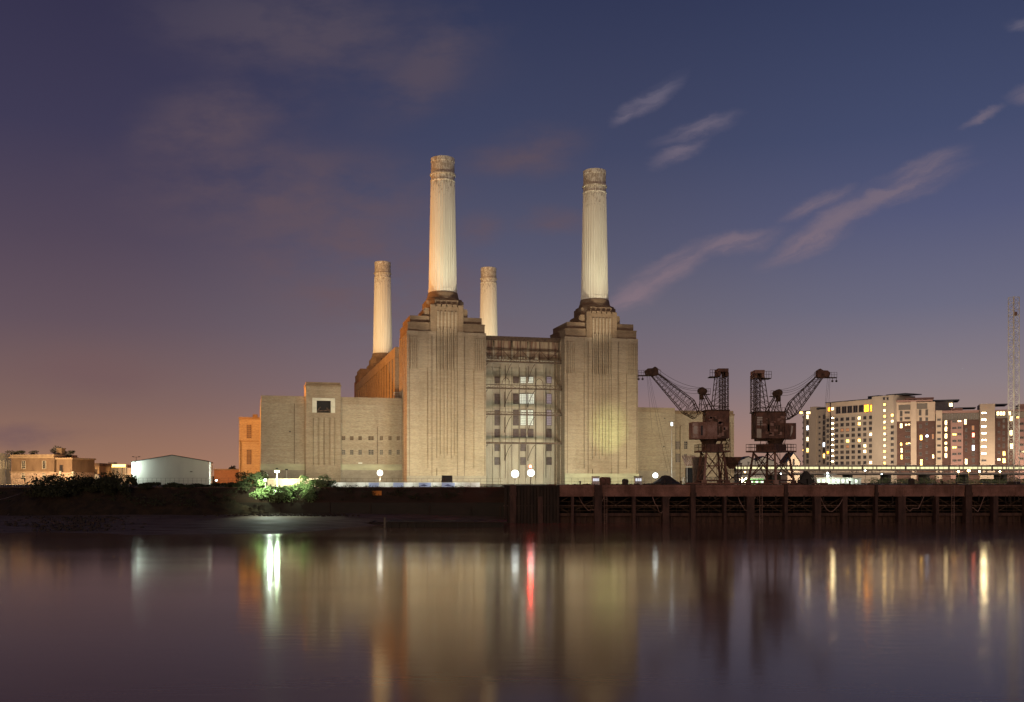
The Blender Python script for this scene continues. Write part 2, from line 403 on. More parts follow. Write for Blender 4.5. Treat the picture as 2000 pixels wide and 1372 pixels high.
# earth bank heaped against the wall on the left
mb = MB(); re = random.Random(4); nx, ny = 150, 7; vs = []
for j in range(ny+1):
    for i in range(nx+1):
        x = -190+(190-58)*i/nx; fade = min(1, max(0, (-58-x)/22))
        k = 5.5+1.6*math.sin(x*.09)+.9*math.sin(x*.31+1)
        t_ = j/ny; y = 250.6-k*fade*(1-t_)-.2
        z = 1.2+(6.9*fade)*t_**.75+.35*math.sin(x*.7+j)*fade+re.uniform(-.25, .25)*fade*(1 if j else 0)
        vs.append((x, y, min(z, 8.2)))
mb.add(vs, [(j*(nx+1)+i, j*(nx+1)+i+1, (j+1)*(nx+1)+i+1, (j+1)*(nx+1)+i) for j in range(ny) for i in range(nx)])
struct(mb.build('earth_bank', pmat('dark_earth', (.04, .025, .015), (.018, .013, .009), (.5, .5, .8), .9, fine=.5)))

# ------------------------------------------------------------ POWER STATION
F = Fr(-21.7, 313.0, R(14.4))
ps = thing('power_station', 'huge brick power station with four tall white fluted chimneys', 'power station', F)
VF = -7.0
def add_tower(mb, cap, u0, u1, mirror=False, v0=VF, vc=0.0):
    """tower centred on its chimney (uc, vc)"""
    s = -1 if mirror else 1
    uc = (u0+u1)/2; hw = (u1-u0)/2
    Y = lambda v: vc + s*v
    def bx(m_, a, b_, c, d, z0, z1): m_.box(uc+a, uc+b_, Y(c), Y(d), z0, z1)
    H1, H2, H3, H4 = 46.8, 49.5, 51.6, 55.0
    bx(mb, -hw+.25, hw-.25, -6.3, 11, 0, H1-.4)
    # pilasters and panels of the river front, fractions of the width from the photograph
    fr_ = [(0, .152, -6.9), (.265, .365, -6.9), (.635, .735, -6.9), (.848, 1, -6.9)]
    for a, b_, v in fr_: bx(mb, -hw+2*hw*a, -hw+2*hw*b_, v, -5.9, 0, H1)
    bx(mb, -hw+2*hw*.152, -hw+2*hw*.265, -6.7, -6.0, 35.5, H1); bx(mb, -hw+2*hw*.735, -hw+2*hw*.848, -6.7, -6.0, 35.5, H1)
    bx(mb, -hw+2*hw*.365, -hw+2*hw*.635, -6.62, -6.2, 7, 46.85)
    # corner flutes
    for a0 in (.02, .862):
        for k in range(5):
            a = a0 + k*.026; bx(mb, -hw+2*hw*a, -hw+2*hw*(a+.013), -7.25, -6.85, 35.2, 45.0)
    # central ribs, deep grooves between, full height and stepped at the foot
    for k in range(6):
        a = .365 + .27*(k+.5)/6 - .0115
        bx(mb, -hw+2*hw*a, -hw+2*hw*(a+.023), -7.0, -6.2, 8 + (k % 2)*1.0, 53.0)
    for k in range(10):
        a = .367 + .27*(k+.25)/10
        bx(mb, -hw+2*hw*a, -hw+2*hw*(a+.010), -7.3, -6.25, 35.2, 47.8)
    bx(mb, -hw+2*hw*.365, -hw+2*hw*.635, -6.62, -6.2, 0, 7.2)
    bx(mb, -hw+2*hw*.152, -hw+2*hw*.365, -6.98, -5.9, 0, 5.0); bx(mb, -hw+2*hw*.635, -hw+2*hw*.848, -6.98, -5.9, 0, 5.0)
    bx(mb, -hw+2*hw*.375, -hw+2*hw*.625, -7.12, -6.5, 0, 4.9)
    # side relief
    for e in (-1, 1):
        for c in (-6.3, -2, 2.4, 6.7):
            a, b_ = sorted((e*(hw+.02), e*(hw-.6))); bx(mb, a, b_, c, c+2.6, 0, H1-.9)
    # stepped shoulders
    bx(cap, -hw+.35, hw-.35, -6.4, 10.4, H1+.003, H2)
    bx(cap, -hw+.15, hw-.15, -6.6, 10.6, H1-.38, H1-.05)
    bx(cap, -hw+1.1, hw-1.1, -5.7, 9.8, H2+.003, H3)
    bx(cap, -hw+.25, hw-.25, -6.5, 10.5, H2-.35, H2+.02)
    # central crown
    bx(cap, -5.1, 5.1, -6.7, 6.2, 46.9, H4-.5)
    for a, b_ in ((-5.15, -3.55), (3.55, 5.15)): bx(cap, a, b_, -7.0, -6.3, 46.85, H4)
    bx(cap, -6.6, 6.6, -5.2, 5.2, H3-.5, H4-.8)
    for k in range(5):
        x = -3.3 + k*1.65; bx(cap, x-.28, x+.28, -6.56, -6.4, 49.7, 54.0)
    for k in range(14):
        for e in (-1, 1):
            a, b_ = sorted((e*6.9, e*6.4)); bx(cap, a, b_, -4.9+k*.75, -4.9+k*.75+.35, H3-1, H4-1.1)
    # scalloped top, octagon and round seat of the chimney
    for k in range(6): bx(cap, -4.9+k*1.68, -4.9+k*1.68+1.4, -6.75, -5.6, H4-1.0, H4+.25)
    o8 = lambda r, c=.5: [(uc+sx*a, vc+sy*b_) for sx, sy, a, b_ in ((-1, -1, r, r*c), (-1, -1, r*c, r), (1, -1, r*c, r), (1, -1, r, r*c), (1, 1, r, r*c), (1, 1, r*c, r), (-1, 1, r*c, r), (-1, 1, r, r*c))]
    cap.prism(o8(5.9, .62), H4-.9, 56.7); cap.prism(o8(5.45, .62), 56.7, 57.3)
    nf_top[0] = 0
    cap.lathe([(57.0, 5.3), (57.8, 5.2), (58.3, 4.95), (59.4, 4.75), (59.8, 4.6)], 32, uc, vc)
UL0, UL1 = F.U(794.5, VF), F.U(949.7, VF); UR0, UR1 = F.U(1103.5, VF), F.U(1246, VF)
ch_u = (0.0, 50.2); BACK = 153.0
# centre towers on the chimneys as the photograph shows them
hwT = ((UL1-UL0)+(UR1-UR0))/4
UL0, UL1 = (UL0+UL1)/2-hwT, (UL0+UL1)/2+hwT; UR0, UR1 = (UR0+UR1)/2-hwT, (UR0+UR1)/2+hwT
uLc, uRc = (UL0+UL1)/2, (UR0+UR1)/2
print('tower centres', uLc, uRc, 'half', hwT)
def add_chimney(u, v, label):
    nf_top[0] = 94.5
    mb = MB(); prof = [(59.7, 4.55), (61.0, 4.5), (61.05, 4.42)]
    for k in range(12): prof.append((61.2+k*(33.2/11), 4.42 - .62*k/11))
    mb.lathe(prof + [(94.6, 3.82), (94.65, 3.9), (94.9, 3.9)], 192, u, v, .15, 32)
    c = mb.build('chimney', M['chimney'], ps, smooth=False); c['label'] = label
    nf_top[0] = 0
    mb = MB(); mb.lathe([(94.9, 3.72), (96.5, 3.70), (96.5, 3.98), (96.65, 4.03), (97.0, 4.03), (97.05, 3.7), (100.6, 3.66), (100.65, 3.76), (101.9, 3.74), (102.0, 3.5), (101.95, 2.9), (99, 2.9)], 64, u, v)
    mb.build('chimney_rim', M['chimney'], c)
    return c
for (uc, mirror, vc, lab, cl) in ((uLc, False, 0, 'stepped brick tower under the tallest looking left front chimney', 'left front chimney, tallest in the view'),
                              (uRc, False, 0, 'stepped brick tower at the right under the right front chimney', 'right front chimney with a dark flaked patch under its rim'),
                              (uLc, True, BACK, 'far brick tower at the back left', 'far left chimney lit amber, rising beside the ribbed wall'),
                              (uRc, True, BACK, 'far brick tower hidden behind the centre', 'far chimney seen between the two front towers')):
    a, c = MB(), MB(); add_tower(a, c, uc-hwT, uc+hwT, mirror, VF, vc)
    tw = a.build('wash_tower', M['brick'] if not mirror else M['brickred'], ps); tw['label'] = lab
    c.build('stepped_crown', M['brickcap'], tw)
    add_chimney(uc + (-(UL0+UL1)/2 if 0 else 0) , vc, cl)

# boiler house: long ribbed side walls and roof
zr = 44.0
mb = MB()
mb.box(UL0+.6, UR1-.6, 11.01, BACK-11.01, 0, zr-2.2)
body = mb.build('boiler_house', M['rustdark'], ps)  # dark body colour stands in for shade in the slots between piers
mb = MB()
for e, ue in ((-1, UL0+.6), (1, UR1-.6)):
    k = 0; v = 12.0
    while v < BACK-12:
        a, b_ = sorted((ue, ue+e*1.7)); mb.box(a-.003 if e < 0 else a+.003, b_, v, v+4.4, 24, zr-3.2); v += 7.4; k += 1
mb.box(UL0-1.2, UL0+.6, 11.02, BACK-11.02, zr-3.2, zr); mb.box(UR1-.6, UR1+.3, 11.02, BACK-11.02, zr-3.2, zr)
mb.build('wall_pier', M['brick2'], ps)['kind'] = 'stuff'
mb = MB(); mb.box(UL0-.1, UL0+.598, 11.05, BACK-11.05, 24, 26.5); mb.build('ledge', M['brickred'], ps)
mb = MB()
for k in range(18):
    v = 16 + k*7; z = zr+random.uniform(.5, 2.2); mb.tube((UL0+.2, v, zr), (UL0+.2, v, z), .12)
mb.build('roof_post', M['metaldark'], ps)['kind'] = 'stuff'
MB().box(UL0+2, UR1-2, 11.5, BACK-11.5, zr-2.2+.003, zr-1.2).build('roof', M['roof'], ps)

# centre recess
VC = 5.0
mb = MB(); ztop = F.Z(659, F.U(1020, -1), -1)
mb.box(UL1-.5, UR0+.5, VC, VC+6, 0, ztop-1)
for (p0, p1) in ((958, 972), (985, 1001), (1046, 1064), (1078, 1100)):
    pass
cw = mb.build('centre_wall', M['render'], ps)
mb = MB()
for px, wd in ((953, 1.6), (963, .5), (978.5, .5), (993, .35), (1014, .55), (1028, .55), (1046, .35), (1063, .5), (1078, 1.3), (1086, .5)):
    u = F.U(px, VC); mb.box(u-wd/2, u+wd/2, VC-.45, VC-.003, 0, ztop-8)
mb.build('wall_strip', M['render'], cw)['kind'] = 'stuff'
# roof hood with hanging sheeting
mb = MB(); VH = -1.0; za = F.Z(703, F.U(1020, VH), VH)
uu0, uu1 = UL1+.02, F.U(1090, VH)
k = 0; u = uu0
while u < uu1:
    d = .12 if k % 2 else 0
    if random.random() > .04: mb.box(u, min(u+.4, uu1), VH+d, VH+d+.08, za + random.choice((0, 0, 0, .8)), ztop-.6)
    u += .401; k += 1
mb.build('hanging_sheeting', M['corr'], ps)
mb = MB(); mb.box(uu0, uu1+.6, VH-.7, VC+8, ztop-.6+.003, ztop); mb.box(uu0, uu1+.3, VH-.4, VH+.3, ztop-1.3, ztop-.62); mb.build('hood_roof', M['rustdark'], ps)
mb = MB()
for k in range(9):
    u = uu0 + (uu1-uu0)*k/8; mb.tube((u, VH-.25, za-.8), (u, VH-.25, ztop-.6), .12)
zb = F.Z(683, F.U(1020, VH), VH)
for z in (zb, zb-.5): mb.tube((uu0, VH-.4, z), (uu1, VH-.4, z), .12)
for k in range(8):
    a = uu0+(uu1-uu0)*k/8; b_ = uu0+(uu1-uu0)*(k+1)/8; mb.tube((a, VH-.3, za if k % 2 else zb), (b_, VH-.3, zb if k % 2 else za), .08)
mb.build('hood_frame', M['rustdark'], ps)
# steel galleries across the recess
for i, (y0, y1, pxr) in enumerate(((702, 708, 1097), (752, 760, 1098), (805, 811, 1100), (864, 867, 1100))):
    vg = F.V(pxr, UR0)*0 + (-4.2 if i else -3.6)
    ua, ub = UL1+.02, F.U(pxr, vg)
    z1 = F.Z(y0, F.U(1020, vg), vg); z0 = F.Z(y1, F.U(1020, vg), vg)
    mb = MB(); mb.box(ua, ub, vg, vg+.18, z0, z0+.28); mb.box(ua, ub, vg, vg+.16, z1-.22, z1)
    mb.box(ua, ub, vg+.18, vg+1.0, z0-.1, z0-.003)
    nn = 12
    for k in range(nn):
        a = ua+(ub-ua)*k/nn; b_ = ua+(ub-ua)*(k+1)/nn; mb.tube((a, vg+.08, z0+.1 if k % 2 else z1-.1), (b_, vg+.08, z1-.1 if k % 2 else z0+.1), .07)
        mb.tube((a, vg+.08, z0), (a, vg+.08, z1), .07)
    if i in (0, 1, 2):
        for k in range(26):
            a = ua+(ub-ua)*k/26; 
            if random.random() < .75: mb.tube((a, vg+.1, z1), (a, vg+.1, z1+1.0), .03)
        mb.tube((ua, vg+.1, z1+1), (ub*.6+ua*.4, vg+.1, z1+.98), .035)
    g_ = mb.build('gallery', M['rustdark'], ps)
    mb = MB()
    for px in (952, 999, 1045):
        u = F.U(px, vg)
        for e in ((1,) if px < 990 else (1,) if px == 999 else (1,)):
            zz = z0-.2; mb.tube((u, VC-.5, zz-4.2), (u, VC-.5, zz), .12)
            pts = [(u+.05 + .2*q, VC-.6 + (vg+1.6-VC)*q, zz-4.2 + 4.0*(1-(1-q)**1.5)) for q in (0, .2, .4, .6, .8, 1)]
            mb.path(pts, .08)
            mb.tube((u, VC-.5, zz-4.2), (u, VC-.5, zz-5), .2)
    mb.build('bracket', M['rustdark'], g_)['kind'] = 'stuff'
    if i == 1:
        mb = MB()
        for px in (989, 1054):
            u = F.U(px, vg); pts = [(u+1.25*math.cos(a), vg+.5, z1+.2+1.9*math.sin(a)) for a in [math.pi*q/10 for q in range(11)]]; mb = MB(); mb.path(pts, .1); mb.build('hoop_rail', M['rustdark'], g_)
        pass
mb = MB()
for px in (975, 987, 999.5, 1014.5, 1027.5, 1046.5, 1066):
    u = F.U(px, VC-.6); mb.tube((u, VC-.7, 2), (u, VC-.7, ztop-9), .08)
mb.build('drain_pipe', M['rustdark'], ps)['kind'] = 'stuff'
# windows
W_PALE = emat('pale_lit_glass', (.80, .84, .72), .62, .25); W_LILAC = emat('lilac_sky_glow', (.42, .34, .40), .42, .2)  # lilac panes glow faintly in place of sky in the glass
def window(parent, u0, u1, z0, z1, v, fm, pm, nx=3, nz=4, rc=.12, bar=.05):
    fb = MB(); t_ = .10
    fb.box(u0-t_, u0, v-.12, v+.06, z0-t_, z1+t_); fb.box(u1, u1+t_, v-.12, v+.06, z0-t_, z1+t_)
    fb.box(u0, u1, v-.12, v+.06, z1, z1+t_); fb.box(u0, u1, v-.2, v+.06, z0-t_, z0)
    for i in range(1, nx): x = u0+(u1-u0)*i/nx; fb.box(x-bar/2, x+bar/2, v-.07, v-.02, z0, z1)
    for j in range(1, nz): z = z0+(z1-z0)*j/nz; fb.box(u0, u1, v-.065, v-.025, z-bar/2, z+bar/2)
    f = fb.build('window', fm, parent)
    MB().box(u0, u1, v-.019, v+.03, z0, z1).build('pane', pm, f)
    return f
rows = [(737, 749), (770.5, 789), (802, 831), (839, 854.5), (868, 881), (894, 908)]
cols = [(970.5, 9), (1007, 10), (1021, 10), (1035.5, 10), (1071.5, 9)]
lit = {(0, 2): 1, (0, 3): 1, (1, 2): 1, (1, 3): 1, (2, 2): 1, (2, 3): 1, (0, 4): 2, (1, 4): 2, (2, 4): 2}
vw = VC-.04
for r_, (ya, yb) in enumerate(rows):
    for c_, (px, wd) in enumerate(cols):
        if r_ >= 4 and c_ in (1, 3): continue
        ww = wd+3.5 if r_ == 1 and c_ in (2, 3) else wd
        u0, u1 = F.U(px-ww/2, vw), F.U(px+ww/2, vw)
        l = lit.get((r_, c_), 0)
        um = F.U(px, vw)
        window(ps, u0, u1, F.Z(yb, um, vw), F.Z(ya, um, vw), vw-.46, M['rustdark'], (M['glassfilm'], W_PALE, W_LILAC)[l], 4, {0: 4, 1: 6, 2: 9, 3: 5}.get(r_, 4), bar=.07)

# left wing
VW = 4.0
uW0, uW1 = F.U(509, VW), UL0+.2
zw = F.Z(774.5, F.U(600, VW), VW)
mb = MB(); mb.box(uW0, uW1, VW, 92, 6.2, zw-2.2); wing = mb.build('left_wing', M['brick2'], ps)
mb = MB(); mb.box(uW0+.12, uW1, VW-.1, 92, zw-2.2+.003, zw); mb.build('parapet', M['brick'], wing)
mb = MB(); mb.box(uW0-.05, uW1, VW-.12, 92, 4.4, 6.197); mb.build('plinth_band', M['plinthband'], wing)
mb = MB(); mb.box(uW0-.1, uW1, VW-.22, 92, 0, 4.397)
mb.build('plinth', M['plinth'], wing)
# stair block with stone framed opening and fluted panel
vb = VW-1.6; a, b_ = F.U(597, vb), F.U(665.5, vb); zt = F.Z(747, (a+b_)/2, vb)
fu = lambda px: F.U(px, vb); fz = lambda py: F.Z(py, fu(631), vb)
o0, o1, oz0, oz1 = fu(618.5), fu(646), fz(806.5), fz(783)
mb = MB()
mb.box(a, o0, vb, vb+8, 0, zt-1.3); mb.box(o1, b_, vb, vb+8, 0, zt-1.3); mb.box(o0, o1, vb, vb+8, 0, oz0); mb.box(o0, o1, vb, vb+8, oz1, zt-1.3)

# flutes: ribs standing in a shallow frame
p0, p1, q0, q1 = fu(611), fu(654), fz(909), fz(817)
for k in range(4):
    x = p0+(p1-p0)*(k+.5)/4; mb.prism([(x-.78, vb-.003), (x-.55, vb-.35), (x+.55, vb-.35), (x+.78, vb-.003)], q0, q1)
mb.box(p0-.5, p0-.15, vb-.3, vb-.003, q0-.4, q1+.5); mb.box(p1+.15, p1+.5, vb-.3, vb-.003, q0-.4, q1+.5); mb.box(p0-.15, p1+.15, vb-.28, vb-.003, q1+.15, q1+.6); mb.box(p0-.15, p1+.15, vb-.28, vb-.003, q0-.5, q0-.1)
st = mb.build('stair_block', M['brick'], ps)
MB().box(o0+.003, o1-.003, vb+1.05, vb+1.58, oz0+.003, oz1-.003).build('shade_lining', M['black'], st)  # black lining stands in for shade inside the opening
mb = MB(); mb.box(a-.15, b_+.15, vb-.15, vb+8.1, zt-1.297, zt-.7); mb.box(a+.1, b_-.1, vb+.1, vb+8, zt-.697, zt); mb.build('coping', M['brickcap'], st)
mb = MB(); g0, g1 = fu(610), fu(654.3); mb.box(g0, o0-.003, vb-.2, vb+1, oz0, oz1+.003); mb.box(o1+.003, g1, vb-.2, vb+1, oz0, oz1+.003); mb.box(g0, g1, vb-.25, vb+1, oz1+.006, fz(778)); 
mb.build('stone_frame', M['stone'], st)
mb = MB(); mb.tube((o0, vb+.7, oz0+.5), (o1, vb+.7, oz0+.9), .22); mb.tube((o0, vb+.8, oz0+.2), (o0+1.2, vb+.9, oz0+1.8), .25)
mb.tube((o1, vb+.8, oz0+.2), (o1-1.2, vb+.9, oz0+1.6), .25); mb.build('broken_screen', M['rustdark'], st)
# two rows of small windows
for yy, hh in ((856.3, 6.8), (884, 8.6)):
    for px, wd in ((671, 5.6), (687, 5.6), (703.2, 5.6), (724.5, 9.6), (744.8, 5), (761.5, 5.2), (777.5, 5)):
        um = F.U(px, VW); window(ps, F.U(px-wd/2, VW), F.U(px+wd/2, VW), F.Z(yy+hh/2, um, VW), F.Z(yy-hh/2, um, VW), VW-.16, M['brickcap'] if hh < 7 else M['plinth'], M['black'] if (px+yy) % 3 > 1.2 else M['glassdark'], 3, 3, bar=.12)
um = F.U(703.5, VW); MB().box(um-.6, um+.6, VW-.5, VW-.15, F.Z(906, um, VW), F.Z(904, um, VW)).build('white_hood', M['white'], ps)
# small roof rail near the tower
mb = MB(); u0_, u1_ = uW1-2.4, uW1-.3
for z in (0, .5, 1, 1.5, 2): mb.tube((u0_, VW+3, zw+z), (u1_, VW+3, zw+z), .05)
for k in range(4): mb.tube((u0_+k*.7, VW+3, zw), (u0_+k*.7, VW+3, zw+2.2), .05)
mb.build('roof_rail', M['steelpale'], ps)
# rear annex at the far left
va = 70.0; x0, x1 = F.U(467, va), F.U(505.5, va); zx = F.Z(815, x0, va)
mb = MB(); mb.box(x0, x1+2, va, va+30, 0, zx-.8); an = mb.build('annex', M['brick2'], ps)
zl = F.Z(862, x0, va)
mb = MB(); mb.box(x0-.15, x1+1.5, va-.15, va+30, zx-.797, zx); mb.box(x0-.1, x1, va-.3, va-.003, zl-.25, zl+.25); mb.box(x1-2.2, x1-.4, va+2, va+6, zx, zx+1.2); mb.build('ledge', M['brickcap'], an)
for ya, yb in ((830, 856), (879, 907)): window(an, F.U(482, va), F.U(490.5, va), F.Z(yb, x0, va), F.Z(ya, x0, va), va-.1, M['brickcap'], M['glassfilm'], 3, 7, bar=.12)
mb = MB(); mb.tube((F.U(470, va), va-.3, 0), (F.U(470, va), va-.3, zl), .15); mb.build('drain_pipe', M['rustdark'], an)

# right wing: two blocks
ur0, ur1 = UR1-.2, F.U(1318.6, VW); zq = F.Z(796.5, F.U(1280, VW), VW)
mb = MB(); mb.box(ur0, ur1, VW, 92, 4.4, zq-1.6); rw = mb.build('right_wing', M['brick2'], ps)
mb = MB(); mb.box(ur0, ur1-.1, VW-.08, 92, zq-1.597, zq); mb.build('parapet', M['brick'], rw)
mb = MB(); mb.box(ur0, ur1+.05, VW-.2, 92, 0, 4.397); mb.build('plinth', M['plinth'], rw)
v2 = 7.0; s0, s1 = ur1-.1, F.U(1430.5, v2); z2 = F.Z(803, F.U(1370, v2), v2)
mb = MB(); mb.box(s0, F.U(1416, v2), v2, 85, 0, z2-1.2); mb.box(F.U(1416, v2), s1, v2-1.2, 80, 0, z2-1.5)
for px in (1419, 1424): 
    x = F.U(px, v2); mb.box(x-.25, x+.25, v2-1.6, v2-1.2, 3, z2-4)
r2 = mb.build('right_annex', M['brick2'], ps)
mb = MB(); mb.box(s0, F.U(1415.8, v2), v2-.1, 85, z2-1.197, z2); mb.box(F.U(1416, v2)-.05, s1+.15, v2-1.35, 80, z2-1.497, z2-.9); mb.box(F.U(1416, v2)+.2, s1-.2, v2-1.1, 80, z2-.897, z2+.1); mb.build('parapet', M['brickcap'], r2)
for (pa, pb, ya, yb, mt) in ((1320, 1327, 863, 877, 0), (1333, 1342, 863, 877, 1), (1320, 1328, 887, 903, 0), (1334, 1341, 887, 903, 0)):
    um = F.U(pa, v2); window(r2, F.U(pa, v2), F.U(pb, v2), F.Z(yb, um, v2), F.Z(ya, um, v2), v2-.1, M['plinth'], M['glassfilm'] if mt == 0 else M['glassdark'], 3, 4, bar=.15)
mb = MB(); x = F.U(1331, v2); mb.box(x-.6, x+.6, v2-.7, v2-.003, 1, F.Z(833, x, v2)); mb.build('pilaster', M['brick2'], r2)
x = F.U(1264, VW)
# plinth of the front towers' ground strip
mb = MB(); mb.box(UL0-.1, UL1+.1, VF-.5, VF+.2, 0, 2.6); mb.build('base_course', M['plinth'], ps)
mb = MB(); mb.box(UR0-.1, UR1+.1, VF-.5, VF+.2, 0, 3.4); mb.build('base_course', M['plinthband'], ps)

# lightning conductors and vent slots on the river fronts
for uc_ in (uLc, uRc):
    mb = MB()
    for a in (-.47, -.19, .22, .48):
        u = uc_+2*hwT*a; mb.tube((u, VF-.28, 2.6), (u, VF-.28, 45.5), .06)
    mb.build('conductor', M['rustdark'], ps)['kind'] = 'stuff'
mb = MB(); rv = random.Random(5)
for k in (3, 17, 20, 24):
    u = rv.uniform(uW0+1, F.U(594, VW)) if k < 13 else rv.uniform(ur0+2, ur1-1); z = rv.choice((9, 12.5, 16, 19.5, 22)); mb.box(u, u+.5, VW-.06, VW-.003, z, z+.25)
mb.build('vent_slot', M['black'], ps)['kind'] = 'stuff'
mb = MB()
for px in (575, 737): u = F.U(px, VW); mb.tube((u, VW-.15, 6.3), (u, VW-.15, zw-(2.3 if px != 737 else 9)), .09)
mb.build('drain_pipe', M['rustdark'], wing)['kind'] = 'stuff'

# ------------------------------------------------------------ JETTY
JS = 1.29
J = Fr(*at(985, 184*JS)[:2], R(1.2), EYE-EYE*JS)
jet = thing('jetty', 'long rusty coal jetty on piles in front of the power station', 'jetty', J)
jet.scale = (JS, JS, JS)
JL = 150; DT = 9.22; DW = EYE-(EYE-DT)*JS
MJ = pmat('rust_streaked_girder', (.34, .18, .14), (.16, .08, .06), (.35, .35, .25), .8, fine=.5)
mb = MB(); mb.box(0, JL, 0, 22, 8.75, DT); mb.build('deck', M['timber'], jet)
JG = 10.2
mb = MB(); mb.box(JG, JL, -.25, 0, 7.15, 7.5); mb.box(JG, JL, -.12, 0, 7.503, 8.72)
mb.box(JG, JL, -.22, .2, 8.753, DT+.05)
for k in range(88): 
    x = JG+.2+k*1.6; mb.box(x, x+.12, -.2, -.123, 7.503, 8.72)
mb.build('girder', MJ, jet)
mb = MB()
for k in range(17): mb.box(k*.6, k*.6+.52, -.2-.1*(k % 3), 0, .5+random.random(), DT-.2+random.uniform(-.3, .2))
mb.build('shade_boards', M['timber'], jet)  # dark boards added where the girder sinks into darkness
MP = pmat('weathered_pile', (.12, .065, .05), (.05, .03, .025), (.8, .8, .25), .8, fine=.4)
x = 1.0; k = 0
while x < JL:
    wd = (1.2, .9, .5, 1.4, .6)[k % 5]
    mb = MB(); mb.box(x, x+wd, -.6, .8, -4, 7.14 if k % 3 else DT+.06); 
    if k % 3 == 0: mb.box(x-.12, x+wd+.12, -.75, -.3, 7.3, 7.9)
    mb.build('pile', MP, jet)
    x += (5.2, 6.1, 4.3, 7.0, 5.6)[k % 5]; k += 1
mb = MB()
for k in range(26):
    mb.box(2.5+k*5.7, 3.1+k*5.7, 9, 9.6, -4, 8.74); mb.box(2+k*5.7, 2.5+k*5.7, 18, 18.5, -4, 8.74)
mb.build('rear_pile', M['timber'], jet)['kind'] = 'stuff'
mb = MB(); mb.box(0, JL, 19, 19.4, 4.6, 8.74); mb.box(0, 16, 15, 15.4, 0, 8.74); mb.build('blocking_boards', M['timber'], jet)  # added boards stop lamp light reaching the water under the deck
mb = MB()
for z in (4.5, 5.1, 6.2): mb.tube((0, .9, z), (JL, .9, z), .05)
for k in range(75): mb.tube((k*2.0, .95, 3.9), (k*2.0, .95, 6.3), .035)
for k in range(26):
    mb.tube((1+k*5.7, 1.2, 4.2), (6.2+k*5.7, 1.2, 7.0), .09); mb.tube((6.2+k*5.7, 1.3, 4.2), (1+k*5.7, 1.3, 7.0), .09)
mb.build('bracing', M['rustdark'], jet)
mb = MB(); mb.box(0, JL, .85, 1.3, 1.0, 1.35); mb.box(0, JL, .85, 1.6, 3.5, 4.05); mb.box(0, JL, 1.8, 2.2, -3, 4.0)
for k in range(140):
    if k % 11 < 8: mb.box(k*1.07, k*1.07+.12, .7, .9, 1.2, 3.4)
mb.build('lower_wall', MP, jet)
MB().box(0, JL, 6, 6.3, 5.2, 5.4).build('pipe_run', M['rustpale'], jet)
for x in (18.4, 47.2, 83.0, 121.5):
    mb = MB(); mb.tube((x, -.45, .2), (x, -.45, DT), .04); mb.tube((x+.5, -.45, .2), (x+.5, -.45, DT), .04)
    for k in range(28): mb.tube((x, -.45, .4+k*.31), (x+.5, -.45, .4+k*.31), .025)
    mb.build('ladder', M['rustpale'], jet)
rj = random.Random(11)
for k in range(9):
    x = 14+k*14.5+rj.uniform(-3, 3); ln = rj.uniform(3, 6); pts = [(x+ln*q/8, -.5, 7.1-rj.uniform(2.2, 3)*4*(q/8)*(1-q/8)) for q in range(9)]
    MB().path(pts, .06).build('chain', M['rustpale'], jet)
mb = MB()
for k in range(60): x = rj.uniform(12, JL-2); mb.box(x, x+rj.uniform(.1, .25), -.35, -.253, rj.uniform(5.6, 6.8), 7.3)
mb.build('hanging_timber', M['timber'], jet)['kind'] = 'stuff'
# low sheet-piled dolphin left of the jetty
d = Fr(*at(755, 215)[:2], 0, 0.0)
t = thing('sheet_pile_wall', 'low dark sheet pile wall standing in the water left of jetty', 'wall', d)
mb = MB(); L_ = at(990, 215)[0]-at(755, 215)[0]
for k in range(int(L_/.9)):
    o_ = .35 if k % 2 else 0; mb.box(k*.9, k*.9+.9, o_, 12+o_, -3, .98)
mb.build('sheet_piling', MWL, t)
mb = MB(); mb.box(-.2, L_, -.12, 12.3, .983, 1.2); mb.build('capping', M['timber'], t)
mb = MB(); mb.tube((-.3, -.3, -2), (-.3, -.3, 2.2), .28, 8); mb.build('marker_post', pmat('pale_timber', (.2, .18, .13), (.12, .1, .08)), t)
# slipway rails on the mud left of it
t = thing('barge_grid', 'low timber barge grid lying on the mud beside the sheet pile wall', 'timber grid', (at(722, 226)[0], 226, .2))
for k in range(3): MB().box(-7, 7, k*4, k*4+.35, 0, .35).build('beam', M['timber'], t)
for k in range(3): MB().box(-6+k*6, -5.6+k*6, -1, 9, .352, .6).build('cross_beam', M['timber'], t)

